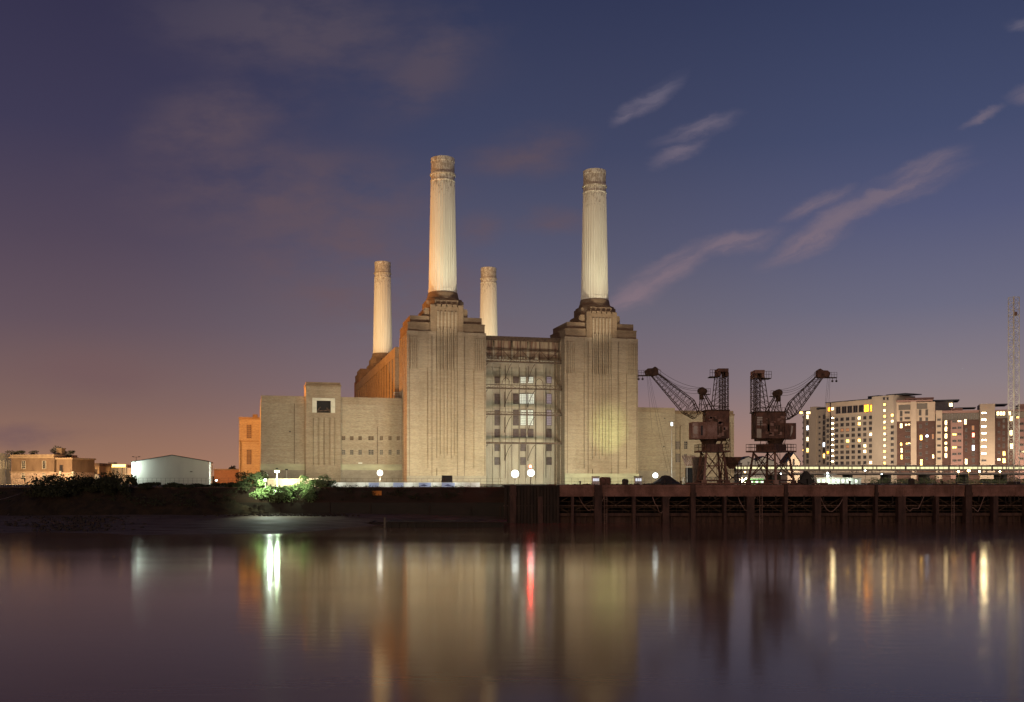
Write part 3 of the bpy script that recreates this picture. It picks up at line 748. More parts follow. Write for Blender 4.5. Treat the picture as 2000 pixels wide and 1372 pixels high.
# ------------------------------------------------------------ CRANES
SC = 200/FP
def crane(cx, sgn, label, P):
    """level-luffing crane. coordinates are metres: x to the crane's jib side (negative = left), z over the deck"""
    X = lambda px: (px-cx)*SC
    Zc = lambda py: (HZ-py)*SC + (EYE-DT)
    fx, fy = at(cx, 200*JS)[:2]
    t = thing('dockside_crane', label, 'crane', (fx, fy, DW), 0, 'rusty luffing cranes on the jetty'); t.scale = (JS, JS, JS)
    # portal
    yaw, hs, ht = P['yaw'], P['foot'], P['head']; zp = Zc(884)
    cn = lambda r, z: [(r*math.sqrt(2)*math.cos(yaw+R(45+90*i)), r*math.sqrt(2)*math.sin(yaw+R(45+90*i)), z) for i in range(4)]
    A, B = cn(hs, .9), cn(ht, zp)
    for i in range(4):
        mb = MB(); mb.tube(A[i], B[i], .30, 4, .24); mb.box(A[i][0]-.5, A[i][0]+.5, A[i][1]-.3, A[i][1]+.3, 0, .95); mb.build('leg', M['rustpale'] if i == 2 else M['rust'], t)
    mb = MB()
    for i in range(4):
        a, b_, c, d_ = [Vector(q) for q in (A[i], A[(i+1) % 4], B[i], B[(i+1) % 4])]
        mb.tube(a+Vector((0, 0, .0)), b_, .2)
        m1, m2 = a.lerp(c, .52), b_.lerp(d_, .52); mb.tube(m1, m2, .12)
        mid_ = (m1+m2)/2; mb.tube(a.lerp(c, .05), mid_, .11); mb.tube(b_.lerp(d_, .05), mid_, .11); mb.tube(c, mid_, .11); mb.tube(d_, mid_, .11)
        if i == 0: mb.tube(m1, d_, .08)
    mb.build('portal_bracing', M['rust'], t)
    mb = MB(); r_ = ht+1.1; q = cn(r_, 0); mb.prism([(p[0], p[1]) for p in q], zp, zp+.3); mb.prism([(p[0]*.6, p[1]*.6) for p in q], zp+.303, zp+1.6)
    pf = mb.build('portal_platform', M['rust'], t)
    mb = MB(); q = cn(r_-.05, zp+.3)
    for i in range(4):
        a, b_ = Vector(q[i]), Vector(q[(i+1) % 4])
        for k in range(7): p = a.lerp(b_, k/7); mb.tube(p, p+Vector((0, 0, 1.35)), .05)
        for z in (.7, 1.3): mb.tube(a+Vector((0, 0, z)), b_+Vector((0, 0, z)), .05)
    mb.build('railing', M['rustdark'], pf)
    # slewing ring and cabin
    nf_top[0] = 0
    zs0, zs1 = zp+1.6, Zc(857.5)
    mb = MB(); mb.lathe([(zs0, 1.3), (zs0+.5, 1.5), (zs1-.5, 1.6), (zs1, 1.9)], 20, X(P['slew'])); mb.build('slewing_ring', M['rustdark'], t)
    hx0, hx1 = sorted((X(P['house'][0]), X(P['house'][1]))); zh = Zc(P['house'][2])
    mb = MB()
    pr = [(hx0, zs1), (hx1, zs1), (hx1, zh), (hx0 + .0, zh)]
    mb.yprism(pr, -2.1, 2.1)
    for k in range(9): xx = hx0+(hx1-hx0)*k/8; mb.box(xx-.04, xx+.04, -2.14, -2.103, zs1+.1, zh-.1)
    for z in (zs1+1.4, zs1+2.9): mb.box(hx0, hx1, -2.15, -2.105, z, z+.08)
    mb.yprism([(hx0, zh-1.5), (hx1, zh-2.6), (hx1, zh-2.45), (hx0, zh-1.3)], -2.19, -2.152)
    hs_ = mb.build('machinery_house', M['rust'], t); rc = random.Random(cx); pb = MB()
    for k in range(16):
        a_ = rc.uniform(hx0+.2, hx1-1.0); z_ = rc.uniform(zs1+.3, zh-1.0); pb.box(a_, a_+rc.uniform(.4, 1.0), -2.185, -2.152+.0005*k, z_, z_+rc.uniform(.3, .9))
    pb.build('patch_plate', M['rustpale'], hs_)['kind'] = 'stuff'
    pb = MB()
    for k in range(7):
        a_ = rc.uniform(hx0+.2, hx1-.6); pb.box(a_, a_+rc.uniform(.2, .5), -2.2, -2.186, zs1+rc.uniform(.4, 3.6), zs1+rc.uniform(3.7, 4.4) if k < 2 else zs1+rc.uniform(.1, .3)+rc.uniform(.5, 3))
    pb.build('rust_hole', M['rustdark'], hs_)['kind'] = 'stuff'
    pb = MB()
    for k in range(9):
        a_ = hx0+(hx1-hx0)*rc.random(); pb.tube((a_, -1.6+rc.random()*2, zs1-.9-rc.random()), (a_+rc.uniform(-.5, .5), -1.6, zs1), .07)
    pb.box(hx0+.4, hx1-.4, -1.2, 1.2, zs1-.45, zs1-.003); pb.build('underframe', M['rustdark'], hs_)
    mb = MB(); mb.box(hx0-.3, hx1+.1, -2.3, 2.3, zh+.003, zh+.2)
    for k in range(12): xx = hx0-.2+(hx1-hx0)*k/11; mb.tube((xx, -2.2, zh+.2), (xx, -2.2, zh+.9), .035)
    mb.tube((hx0-.2, -2.2, zh+.9), (hx1, -2.2, zh+.9), .04); mb.build('roof_walkway', M['rustdark'], hs_)
    cx0, cx1 = sorted((X(P['cab'][0]), X(P['cab'][1]))); zc = Zc(P['cab'][2])
    mb = MB(); mb.box(cx0, cx1, -2.5, .9, zs1-.15, zc); cb = mb.build('driver_cab', M['rustpale'] if sgn < 0 else M['rust'], t)
    mb = MB()
    if sgn < 0:
        mb.box(cx0+.12, cx0+1.25, -2.54, -2.503, zs1+.1, zc-.15); mb.build('front_panel', pmat('peeling_white_paint', (.6, .5, .42), (.3, .17, .12), (1.6, 1.6, 1.6)), cb)
        MB().box(cx0+1.75, cx0+2.15, -2.53, -2.503, zs1+.6, zc-.7).build('window', M['glassdark'], cb)
        MB().box(cx0+3.0, cx0+3.9, -2.53, -2.503, zs1+.2, zc-1.4).build('door', M['rustpale'], cb)
        MB().box(cx0+.35, cx0+1.0, -2.56, -2.543, zs1+.9, zc-.8).build('faded_panel', M['steelpale'], cb)
    else:
        mb.yprism([(cx1-1.15, zs1+.3), (cx1-.75, zs1+1.2), (cx1-.6, zc-.6), (cx1-.95, zc-.5)], -2.55, -2.503); mb.build('window', M['steelpale'], cb)
        MB().box(hx0+.1, hx0+1.0, -2.2, -2.155, zs1+.1, zs1+1.9).build('door', M['stone'], hs_)
        fb = MB()
        for k in range(4): fb.box(hx0+.15, hx0+1.2, -2.2, -2.155, zs1+2.6+k*.45, zs1+2.9+k*.45)
        fb.build('louvre', M['steelpale'], hs_)
    # counterweight mast
    (ta, tb, tyt, b0, b1) = P['mast']; zt_ = Zc(tyt); tx0, tx1 = sorted((X(ta), X(tb))); bx0, bx1 = sorted((X(b0), X(b1)))
    mb = MB()
    mid_ = (tx0+tx1)/2; bm = (bx0*.5+bx1*.5) if abs(b1-b0) < 1 else None
    outer = tx1 if sgn < 0 else tx0; inner = tx0 if sgn < 0 else tx1; ib = bx0 if sgn < 0 else bx1
    for yy in (-1.3, 1.3):
        s_ = .55
        # vertical lattice column on the outer side, raking leg on the inner side
        o1_, o2_ = outer, outer + (-1.1 if sgn < 0 else 1.1)
        mb.truss([(o1_, yy-s_, zh), (o2_, yy-s_, zh), (o2_, yy+s_, zh), (o1_, yy+s_, zh)], [(o1_, yy-s_, zt_-.9), (o2_, yy-s_, zt_-.9), (o2_, yy+s_, zt_-.9), (o1_, yy+s_, zt_-.9)], 9, .08, .045)
        mb.tube((ib, yy, zh), (inner, yy, zt_-1), .1)
        m0 = Vector((ib, yy, zh)); m1 = Vector((inner, yy, zt_-1)); n0 = Vector((o2_, yy, zh)); n1 = Vector((o2_, yy, zt_-1))
        for k in range(7):
            mb.tube(m0.lerp(m1, k/7), n0.lerp(n1, (k+1)/7), .05); mb.tube(m0.lerp(m1, k/7), n0.lerp(n1, k/7), .05)
    mb.tube((ib, -1.3, zh+2), (ib, 1.3, zh+2), .06)
    ms = mb.build('counterweight_mast', M['rustdark'], t)
    mb = MB(); mb.box(tx0+.0, tx1, -1.9, 1.9, zt_-.75, zt_-.1); mb.box(tx0, tx0+.55, -1.7, 1.7, zt_-1.6, zt_-.753); mb.box(tx1-.55, tx1, -1.7, 1.7, zt_-1.6, zt_-.753); mb.build('mast_head', M['rustpale'] if sgn > 0 else M['rust'], ms)
    mb = MB(); e = -1 if sgn < 0 else 1; xx = inner
    mb.box(*sorted((xx, xx+e*1.5)), -1.2, 1.2, zt_-1.75, zt_-1.6)
    for k in range(3): mb.tube((xx+e*(.5+k*.5), -1.2, zt_-1.6), (xx+e*(.5+k*.5), -1.2, zt_-.3), .045)
    for z in (-.9, -.3): mb.tube((xx, -1.2, zt_+z), (xx+e*1.5, -1.2, zt_+z), .045)
    mb.build('mast_platform', M['rustdark'], ms)
    # A-frame with sheave drum
    ax, ay = P['drum']; dxx, dz_ = X(ax), Zc(ay)
    mb = MB()
    for yy in (-1.2, 1.2):
        la, lb = X(P['aleg'][0]), X(P['aleg'][1])
        mb.tube((la, yy, zh), (dxx, yy*.45, dz_), .1); mb.tube((lb, yy, zh), (dxx+(.3 if sgn < 0 else -.3), yy*.45, dz_), .13)
        m_ = (la+lb)/2; mb.tube((m_, yy, zh), (dxx, yy*.45, dz_-.6), .1)
        for q in (.33, .62): 
            pa = Vector((la, yy, zh)).lerp(Vector((dxx, yy*.45, dz_)), q); pb = Vector((lb, yy, zh)).lerp(Vector((dxx, yy*.45, dz_)), q); mb.tube(pa, pb, .055)
        mb.tube((la, yy, zh), Vector((lb, yy, zh)).lerp(Vector((dxx, yy*.45, dz_)), .4), .055)
    mb.tube((X(P['aleg'][0]), -1.2, zh+1.5), (X(P['aleg'][0]), 1.2, zh+1.5), .06)
    af = mb.build('a_frame', M['rustdark'], t)
    mb = MB(); mb.tube((dxx, -.75, dz_), (dxx, .75, dz_), .72, 14); mb.tube((dxx+(.5 if sgn < 0 else -.5), -.5, dz_-.1), (dxx+(.5 if sgn < 0 else -.5), .5, dz_-.1), .6, 12)
    mb.box(dxx-.35, dxx+.35, -.6, .6, dz_-1.7, dz_-.5); mb.build('sheave_drum', M['rustdark'], af)
    mb = MB(); e = 1 if sgn < 0 else -1
    mb.box(*sorted((dxx+e*.5, dxx+e*1.7)), -.7, .7, dz_-.75, dz_-.65)
    for k in (.8, 1.2, 1.65): mb.tube((dxx+e*k, -.7, dz_-.65), (dxx+e*k, -.7, dz_+.45), .04)
    for z in (-.1, .4): mb.tube((dxx+e*.6, -.7, dz_+z), (dxx+e*1.7, -.7, dz_+z), .04)
    mb.build('drum_platform', M['rustdark'], af)
    # jib: narrows to the head; upper and lower chords meet the pivot
    (lx, ly), (ux, uy), (hlx, hly), (hux, huy) = P['jib']
    mb = MB()
    A_ = [(X(lx), -1.25, Zc(ly)), (X(lx), 1.25, Zc(ly)), (X(ux), 1.25, Zc(uy)), (X(ux), -1.25, Zc(uy))]
    B_ = [(X(hlx), -.45, Zc(hly)), (X(hlx), .45, Zc(hly)), (X(hux), .45, Zc(huy)), (X(hux), -.45, Zc(huy))]
    # widest a quarter of the way up
    q = .22; mid4 = [Vector(a).lerp(Vector(b_), q) for a, b_ in zip(A_, B_)]
    mid4 = [p + (Vector((0, 0, -.45)) if i < 2 else Vector((0, 0, .25))) for i, p in enumerate(mid4)]
    piv = [Vector(p) for p in A_]; cpt = Vector((X((lx*2+ux)/3), 0, Zc((ly*2+uy)/3))); piv = [p.lerp(cpt, .55) for p in piv]
    piv = [Vector((p.x, a[1], p.z)) for p, a in zip(piv, A_)]
    mb.truss(piv, mid4, 4, .11, .05); mb.truss(mid4, B_, 12, .09, .036)
    # tie struts inside: stringers
    for i, j in ((0, 3), (1, 2)):
        mb.tube((mid4[i]+mid4[j])/2, (Vector(B_[i])+Vector(B_[j]))/2, .06)
    jb = mb.build('jib', M['rustdark'], t)
    hx, hz_ = X((hlx+hux)/2), Zc((hly+huy)/2)
    mb = MB(); e = sgn
    mb.yprism([(hx-e*.9, hz_-.3), (hx+e*.0, hz_-.55), (hx+e*1.5, hz_-.35), (hx+e*1.75, hz_+.5), (hx+e*1.2, hz_+.95), (hx+e*.3, hz_+1.0), (hx-e*.25, hz_+1.35), (hx-e*.8, hz_+1.0)][::(1 if e > 0 else -1)], -.7, .7)
    mb.tube((hx+e*.9, -.85, hz_+.3), (hx+e*.9, .85, hz_+.3), .65, 12)
    mb.build('jib_head', M['rustdark'] if sgn < 0 else M['rust'], jb)
    mb = MB(); mb.box(*sorted((hx+e*.5, hx+e*3.1)), -.6, .6, hz_-.5, hz_-.36)
    for k in (2.0, 2.5, 3.05): mb.tube((hx+e*k, -.6, hz_-.36), (hx+e*k, -.6, hz_+.6), .035)
    for z in (.1, .6): mb.tube((hx+e*1.6, -.6, hz_+z), (hx+e*3.05, -.6, hz_+z), .035)
    mb.tube((hx+e*3.0, -.4, hz_-.5), (hx+e*3.0, -.4, hz_-1.0), .06); mb.tube((hx+e*2.2, -.4, hz_-.5), (hx+e*2.2, -.4, hz_-1.0), .06)
    mb.lathe([(hz_-1.35, .1), (hz_-1.2, .25), (hz_-1.0, .2)], 8, hx+e*3.0, -.4); mb.lathe([(hz_-1.35, .1), (hz_-1.2, .25), (hz_-1.0, .2)], 8, hx+e*2.2, -.4)
    mb.tube((hx-e*.9, -.5, hz_-.2), (hx-e*.9, -.5, hz_+.9), .04); mb.tube((hx-e*1.4, -.5, hz_-.6), (hx-e*1.4, -.5, hz_+.6), .04); mb.tube((hx-e*.9, -.5, hz_+.9), (hx-e*1.4, -.5, hz_+.6), .04)
    mb.build('head_platform', M['rustdark'], jb)
    # luffing ropes, sagging
    mb = MB()
    for (dz1, dz2, sag, yy) in ((.5, .6, .8, -.4), (.2, .55, 1.2, .3), (-.3, .1, 1.1, -.3), (-.4, -.4, 1.3, .4)):
        pa = Vector((hx-e*.9, yy, hz_+dz1+.3)); pb = Vector((dxx, yy, dz_+dz2)); pts = []
        for k in range(13): p = pa.lerp(pb, k/12); p.z -= sag*4*(k/12)*(1-k/12); pts.append(p)
        mb.path(pts, .038)
    mb.build('luffing_rope', M['metaldark'], t)
    mb = MB()
    for (pa, pb, yy) in P['ropes']: mb.tube((X(pa[0]), yy, Zc(pa[1])), (X(pb[0]), yy, Zc(pb[1])), .022)
    mb.build('hoist_rope', M['metaldark'], t)
    mb = MB()
    for k in range(24): # ladder down the portal
        mb.tube((hs*.2, -hs, .3+k*.25), (hs*.2+.45, -hs, .3+k*.25), .03)
    mb.tube((hs*.2, -hs, 0), (hs*.2, -hs+.6, zp), .04); mb.tube((hs*.2+.45, -hs, 0), (hs*.2+.45, -hs+.6, zp), .04); mb.build('ladder', M['rustdark'], t)
    return t
crane(1391, -1, 'left rusty dockside crane, jib rising to the left beside the brick tower', dict(yaw=R(6), foot=2.35, head=1.75, slew=1384, house=(1376, 1420, 804), cab=(1347, 1396, 826),
      mast=(1399, 1419, 721, 1391, 1419), drum=(1370, 764), aleg=(1367, 1396), jib=((1352, 822), (1374, 801), (1271, 733), (1281, 727)),
      ropes=(((1263, 731), (1274, 845), 0), ((1264, 731), (1276, 800), .2), ((1267, 731), (1290, 860), .1), ((1268, 731), (1312, 930), -.1), ((1290, 860), (1305, 925), .1))))
crane(1506, 1, 'right rusty dockside crane, jib rising to the right towards the flats', dict(yaw=R(42), foot=3.15, head=2.45, slew=1514, house=(1472, 1529, 807), cab=(1526, 1548, 828),
      mast=(1470, 1489, 724, 1471, 1500), drum=(1520, 768), aleg=(1523, 1495), jib=((1540, 824), (1527, 804), (1608, 736), (1598, 732)),
      ropes=(((1620, 735), (1614, 790), 0), ((1622, 735), (1617, 845), .2), ((1617, 735), (1611, 800), .1), ((1614, 790), (1600, 905), 0))))

# rails and clutter on the jetty deck
def dthing(name, label, cat, px, Y, z=None, ang=0, group=None):
    Y *= JS; t = thing(name, label, cat, (at(px, Y)[0], Y, DW if z is None else z), ang, group); t.scale = (JS, JS, JS); return t
t = dthing('crane_rail', 'low rusty crane rail beam raised along the jetty deck', 'rail', 1340, 197)
MB().box(0, 28, 0, .4, .15, .45).build('rail_beam', MJ, t)
mb = MB()
for k in range(15): mb.box(k*2, k*2+.3, 0, .4, 0, .147)
mb.build('chair', M['rustdark'], t)
# grab bucket
t = dthing('grab_bucket', 'dark clamshell grab bucket sitting on the jetty right of the cranes', 'grab bucket', 1574, 192)
k_ = 192/FP
for e in (-1, 1):
    mb = MB(); mb.yprism([(e*.05, 0), (e*1.5, .55), (e*1.3, 1.05), (e*.2, 1.25)][::e], -.9, .9); mb.build('shell', M['metaldark'], t)
mb = MB(); mb.yprism([(-.95, 1.1), (.95, 1.1), (.5, 2.2), (.25, 2.7), (-.25, 2.7), (-.5, 2.2)], -.5, .5); mb.build('head_block', M['metaldark'], t)
mb = MB()
for e in (-1, 1):
    for yy in (-.8, .8): mb.tube((e*1.4, yy, 1.0), (e*.3, yy*.5, 2.5), .09)
mb.build('arm', M['metaldark'], t)
# hopper and timber shed behind the left crane
t = dthing('coal_hopper', 'rusty coal hopper on a braced frame right of the left crane', 'hopper', 1429, 205)
s5 = 205/FP
mb = MB(); mb.taper(-1.9, 1.7, -1.6, 1.6, 2.6, 2.7, 0, 0)
mb.add([(-.5, -.4, 3.3), (.5, -.4, 3.3), (.5, .4, 3.3), (-.5, .4, 3.3), (-1.9, -1.7, 5.7), (1.7, -1.7, 5.7), (1.7, 1.7, 5.7), (-1.9, 1.7, 5.7)], [(0, 3, 2, 1), (4, 5, 6, 7), (0, 1, 5, 4), (1, 2, 6, 5), (2, 3, 7, 6), (3, 0, 4, 7)])
mb.build('bin', M['rust'], t)
mb = MB()
for x in (-1.8, 1.6):
    for yy in (-1.5, 1.5): mb.tube((x, yy, 0), (x, yy, 4.4), .14)
for z in (1.5, 3.0, 4.4):
    mb.tube((-2, -1.5, z), (1.8, -1.5, z), .09)
mb.tube((-1.8, -1.5, 0), (1.6, -1.5, 3), .09); mb.tube((1.6, -1.5, 0), (-1.8, -1.5, 3), .09); mb.build('frame', M['rustdark'], t)
t = dthing('coal_shed', 'small derelict shed with a slatted slanting roof behind the left crane', 'shed', 1350, 214)
mb = MB(); mb.box(-1.0, 1.4, -1, 1.5, 0, 3.6); mb.build('wall', M['black'], t)
mb = MB(); 
for x in (-1.1, 1.5): mb.tube((x, -1.2, 0), (x, -1.2, 4), .07)
mb.tube((-1.2, -1.2, 3.9), (1.6, -1.2, 3.9), .08); mb.build('frame', M['steelpale'], t)
mb = MB()
for k in range(7): x = -1.4+k*.45; mb.add([(x, -1.6, 4.0), (x+.25, -1.6, 4.0), (x-.35, .5, 6.2), (x-.6, .5, 6.2), (x, -1.6, 4.1), (x+.25, -1.6, 4.1), (x-.35, .5, 6.3), (x-.6, .5, 6.3)], [(0, 3, 2, 1), (4, 5, 6, 7), (0, 1, 5, 4), (1, 2, 6, 5), (2, 3, 7, 6), (3, 0, 4, 7)])
mb.build('slatted_roof', M['rustpale'], t)
t = dthing('scrap_bin', 'tall dark rusty plate bin standing under the left crane', 'bin', 1366, 212)
mb = MB(); mb.taper(-1.3, 1.2, -1, 1, 0, 5.6, 0, 0); mb.build('plate_side', M['rustdark'], t); MB().box(-1.5, 1.4, -1.2, 1.2, 5.603, 5.9).build('rim', M['rust'], t)
t = dthing('conveyor_truss', 'long low lattice conveyor lying behind the left crane', 'conveyor', 1335, 216)
mb = MB(); mb.truss([(0, 0, .6), (0, 1.4, .6), (0, 1.4, 1.6), (0, 0, 1.6)], [(14, 0, .6), (14, 1.4, .6), (14, 1.4, 1.6), (14, 0, 1.6)], 14, .06, .05)
for k in range(4): mb.box(k*4.5, k*4.5+.2, 0, 1.4, 0, .6)
mb.build('lattice', M['steelpale'], t)
t = dthing('spoil_heap', 'dark heap of rubble under a sheet left of the cranes', 'heap', 1300, 203)
for (px, hh, wd) in ((1308, 0, 0),):
    mb = MB(); nn = 18
    vs = [(0, 0, 2.0)]; fs = []
    for r_ in range(1, 7):
        for i in range(nn):
            a_ = 2*math.pi*i/nn; rr = r_*1.1*(1+.12*math.sin(3*a_+r_)); vs.append((rr*.75*math.cos(a_), rr*.5*math.sin(a_), 2.0*math.exp(-(r_/2.6)**2)+random.uniform(-.12, .12)))
    for i in range(nn): fs.append((0, 1+i, 1+(i+1) % nn))
    for r_ in range(5):
        for i in range(nn): a_ = 1+r_*nn+i; b_ = 1+r_*nn+(i+1) % nn; fs.append((a_, a_+nn, b_+nn, b_))
    mb.add(vs, fs); mb.build('rubble', M['metaldark'], t)
# railings on deck edge in stretches
def railing(label, px0, px1, Y, h=1.1, z=DT, step=1.6, mat=None, n_=2, r=.025):
    x0, x1 = at(px0, Y)[0], at(px1, Y)[0]; t = thing('railing', label, 'railing', (x0, Y, z)); mb = MB(); k = 0; x = 0
    while x <= x1-x0: mb.tube((x, 0, 0), (x, 0, h), r*1.3); x += step
    mb.build('post', mat or M['rustdark'], t); mb = MB()
    for i in range(n_): mb.tube((0, 0, h*(i+1)/n_-.02), (x1-x0, 0, h*(i+1)/n_-.02), r)
    mb.build('rail', mat or M['rustdark'], t)
railing('thin rusty railing on the jetty in front of the right tower', 1090, 1345, 240, 1.75, DW)
railing('pale thin railing on the jetty edge below the flats', 1592, 1990, 262, 1.9, DW, mat=M['steelpale'], step=2.2, r=.018)
railing('dark railing along the jetty behind the grab bucket', 1440, 1990, 264.5, 1.5, DW)
for (px, Y, w_, h_, lab) in ((1182, 193, 2.1, 1.55, 'dark rounded skip on the jetty below the right tower'), (1221, 192, 1.1, 1.2, 'small dark machine box on the jetty left of the lit frame'), (1780, 200, .8, 1.3, 'small dark bollard cabinet on the jetty below the brick flats')):
    t = dthing('skip' if w_ > 2 else 'machine_box', lab, 'skip' if w_ > 2 else 'box', px, Y); mb = MB()
    mb.yprism([(-w_/2, 0), (w_/2, 0), (w_/2, h_*.8), (w_/2-.2, h_), (-w_/2+.2, h_), (-w_/2, h_*.8)], -.6, .6); mb.build('body', M['rust'] if w_ > 1.5 else M['metaldark'], t)
    mb = MB()
    for k in range(3): mb.box(-w_/2+.1+k*(w_-.3)/2, -w_/2+.2+k*(w_-.3)/2, -.66, -.603, .05, h_*.78)
    mb.build('rib', M['rustdark'], t)
for (px, Y, lab) in ((1164, 262, 'small lit site cabin with windows below the right tower'), (1247, 262, 'small lit site frame left of the right hand floodlight')):
    t = thing('site_cabin', lab, 'cabin', (at(px, Y)[0], Y, DW)); MB().box(-.9, .9, 0, 2, 0, 2.1).build('wall', M['white'], t)
    mb = MB()
    for k in range(3): mb.box(-.75+k*.55, -.35+k*.55, -.05, -.003, 1.0, 1.7)
    mb.build('window', emat('cabin_window', (.85, .9, 1), .9), t)
    MB().box(-1, 1, -.1, 2.1, 2.103, 2.25).build('roof', M['metaldark'], t)

# ------------------------------------------------------------ BANK DETAILS
YW = 251.0
def bank(px, Y=None): Y = Y or YW+1.5; return (at(px, Y)[0], Y, 8.3 + .7*max(0, min(1, (Y-251.2)/36.8)))
# white site hoarding on the wall top
h0, h1 = at(640, YW+2)[0], at(938, YW+2)[0]
t = thing('site_hoarding', 'long white site hoarding panels on the river wall before the left tower', 'hoarding', (h0, YW+2, 8.3))
mb = MB(); L_ = h1-h0; npn = 16
for k in range(npn): mb.box(k*L_/npn, (k+1)*L_/npn-.08, 0, .12, .05, 1.35)
mb.build('panel', pmat('white_hoarding', (.85, .85, .78), (.6, .6, .52), (.3, .3, .3)), t)
mb = MB()
for k in range(7): lamp('SPOT', (h0+3+k*6, YW-.6, 10.3), (h0+3+k*6, YW+2.2, 9.0), 260, (.95, 1, .9), 140, .8, .1)  # added unseen spots brighten the hoarding face
for a, b_ in ((720, 740), (768, 788), (818, 842), (863, 888)): mb.box(at(a, YW+2)[0]-h0, at(b_, YW+2)[0]-h0, -.05, -.003, .1, 1.3)
mb.build('blue_panel', pmat('pale_blue_panel', (.42, .5, .72), (.36, .42, .62)), t)
mb = MB()
for a in (828, 875): x = at(a, YW+2)[0]-h0; mb.yprism([(x-1, .5), (x+1, .5), (x+.1, .85), (x-.1, .85)], -.08, -.053)
mb.build('arrow_mark', pmat('navy_paint', (.05, .07, .2)), t)
# fence above
railing('thin steel fence along the wall top before the power station', 640, 982, YW+3.5, 2.4, 8.3, 1.5, M['rustdark'], 3, .03)
railing('pale palisade fence in front of the derelict house', 0, 262, YW+18, 2.3, 8.6, .6, M['steelpale'], 2, .03)
railing('wire fence in front of the white shed', 262, 470, YW+16, 2.2, 8.6, 1.2, M['metaldark'], 3, .025)
# orange board on the wall
t = thing('sign_board', 'plain orange board fixed to the brown river wall', 'board', (at(736, 250.7)[0], 250.75, EYE+(HZ-968)/FP*250.7)); MB().box(-1.2, 1.2, 0, .08, 0, 1.15).build('board', pmat('orange_board', (.75, .28, .05), (.65, .24, .05)), t)
MB().box(-1.25, 1.25, .081, .13, -.05, 1.2).build('frame', M['timber'], t)
# dark container with slanted top
t = thing('dark_cabin', 'dark box cabin with slanting top in front of left tower', 'cabin', bank(872, 262))
mb = MB(); mb.yprism([(-1.45, 0), (1.45, 0), (1.4, 2.95), (-1.2, 3.0)], 0, 2.6); mb.build('body', M['metaldark'], t); mb = MB(); mb.box(-1.0, -.1, -.05, -.003, .2, 2.2); mb.build('door', M['rustdark'], t)
# wall lamps on left wing
for px, py, lab in ((541, 917, 'small unlit lamp on a pole left of its twin near the left wing'), (560, 919, 'small unlit lamp on a pole right of its twin near the left wing')):
    x, y, z = bank(px, 285); t = thing('pole_lamp', lab, 'lamp', (x, y, z), 0, 'unlit lamps by the left wing'); zz = EYE+(HZ-py)/FP*285-z
    MB().tube((0, 0, 0), (0, 0, zz), .06, 6).build('pole', M['steelpale'], t); MB().box(-.35, .35, -.3, .2, zz, zz+.4).build('head', M['metaldark'], t)

def floodlight(px, py, Y, label, size=1.0, col=(.9, 1, .95), e=0, mat=None, heads=2, group='bright floodlights along the bank'):
    x, y, z = bank(px, Y); zz = EYE+(HZ-py)/FP*Y-z
    t = thing('floodlight', label, 'floodlight', (x, y, z), 0, group)
    mb = MB(); mb.tube((0, .2, 0), (0, .2, zz-.1), .08, 8); mb.tube((0, .2, 0), (0, .2, .1), .4, 8); mb.build('mast', M['steelpale'], t)
    mb = MB(); mb.tube((0, .03, zz), (0, .45, zz), .5*size+.06, 20, .34*size); mb.box(-.06, .06, .1, .3, zz-.8*size, zz-.4*size); mb.build('housing', M['metaldark'], t)
    MB().tube((0, -.04, zz), (0, .027, zz), .5*size, 20).build('lens', mat or M['flood'], t)
    if e: lamp('SPOT', (x, y+.8, z+zz), (x-.12*30, y+30, z+9), e*2.2, col, 150, .8, .4)
    return t
floodlight(742, 924, 262, 'bright white floodlight on a mast in front of the left wing', 1.5, e=5000, mat=emat('flood_lens_west', (.92, 1, .96), 3))
floodlight(1006, 926, 263, 'left one of the two floodlights shining side by side before the centre', 2.0, e=7000)
floodlight(1037, 924, 263, 'right one of the two floodlights shining side by side before the centre', 1.9, e=7000)
floodlight(1280, 929, 263, 'bright floodlight on a mast between the right tower and the cranes', 1.4, e=4000)
# red harbour light on the jetty edge
p = at(1036, 237.6); zz = EYE+(HZ-912)/FP*237.6
t = thing('harbour_light', 'red harbour light on a thin post on the jetty edge', 'harbour light', (p[0], 237.6, DW)); MB().tube((0, 0, 0), (0, 0, zz-DW-.2), .05, 6).build('post', M['metaldark'], t)
nf_top[0] = 0; MB().lathe([(zz-DW-.2, .22), (zz-DW+.2, .22), (zz-DW+.35, .07)], 12).build('lens', M['red'], t); MB().lathe([(zz-DW-.3, .2), (zz-DW-.203, .2)], 12).build('base', M['metaldark'], t)
# yard lamp and tall pole left, with the glowing bush
x, y, z = bank(541, 262); zt_ = EYE+(HZ-922)/FP*262-z
t = thing('yard_lamp', 'short white double headed yard lamp by the glowing bushes', 'yard lamp', (x, y, z))
MB().tube((0, 0, 0), (0, 0, zt_), .06, 8).build('post', M['white'], t)
mb = MB(); mb.box(-.5, -.05, -.2, .2, zt_, zt_+.25); mb.box(.05, .5, -.2, .2, zt_, zt_+.25); mb.build('lamp_head', emat('yard_lamp_glass', (.78, 1, .62), 110), t)
lamp('POINT', (x+.2, y-.9, z+1.8), None, 1900, (.72, 1, .62), rad=.3)
lamp('SPOT', (x-.5, 245, 11.4), (x-.2, 251, 7.2), 6500, (.78, 1, .62), 125, .8, .3); lamp('SPOT', (x+9, 245.5, 10.2), (x+8.5, 251.5, 8.4), 2600, (.78, 1, .62), 110, .9, .3); lamp('SPOT', (x+2, 246, 10.6), (x+6, 238, 1), 13000, (.8, 1, .8), 104, 1, .3)  # added unseen spots brighten the bushes and the mud
floodlight(518, 938, 247, 'low green white floodlight half hidden in the glowing bushes', .7, (.8, 1, .75), 0, emat('green_white_lens', (.8, 1, .75), 4))
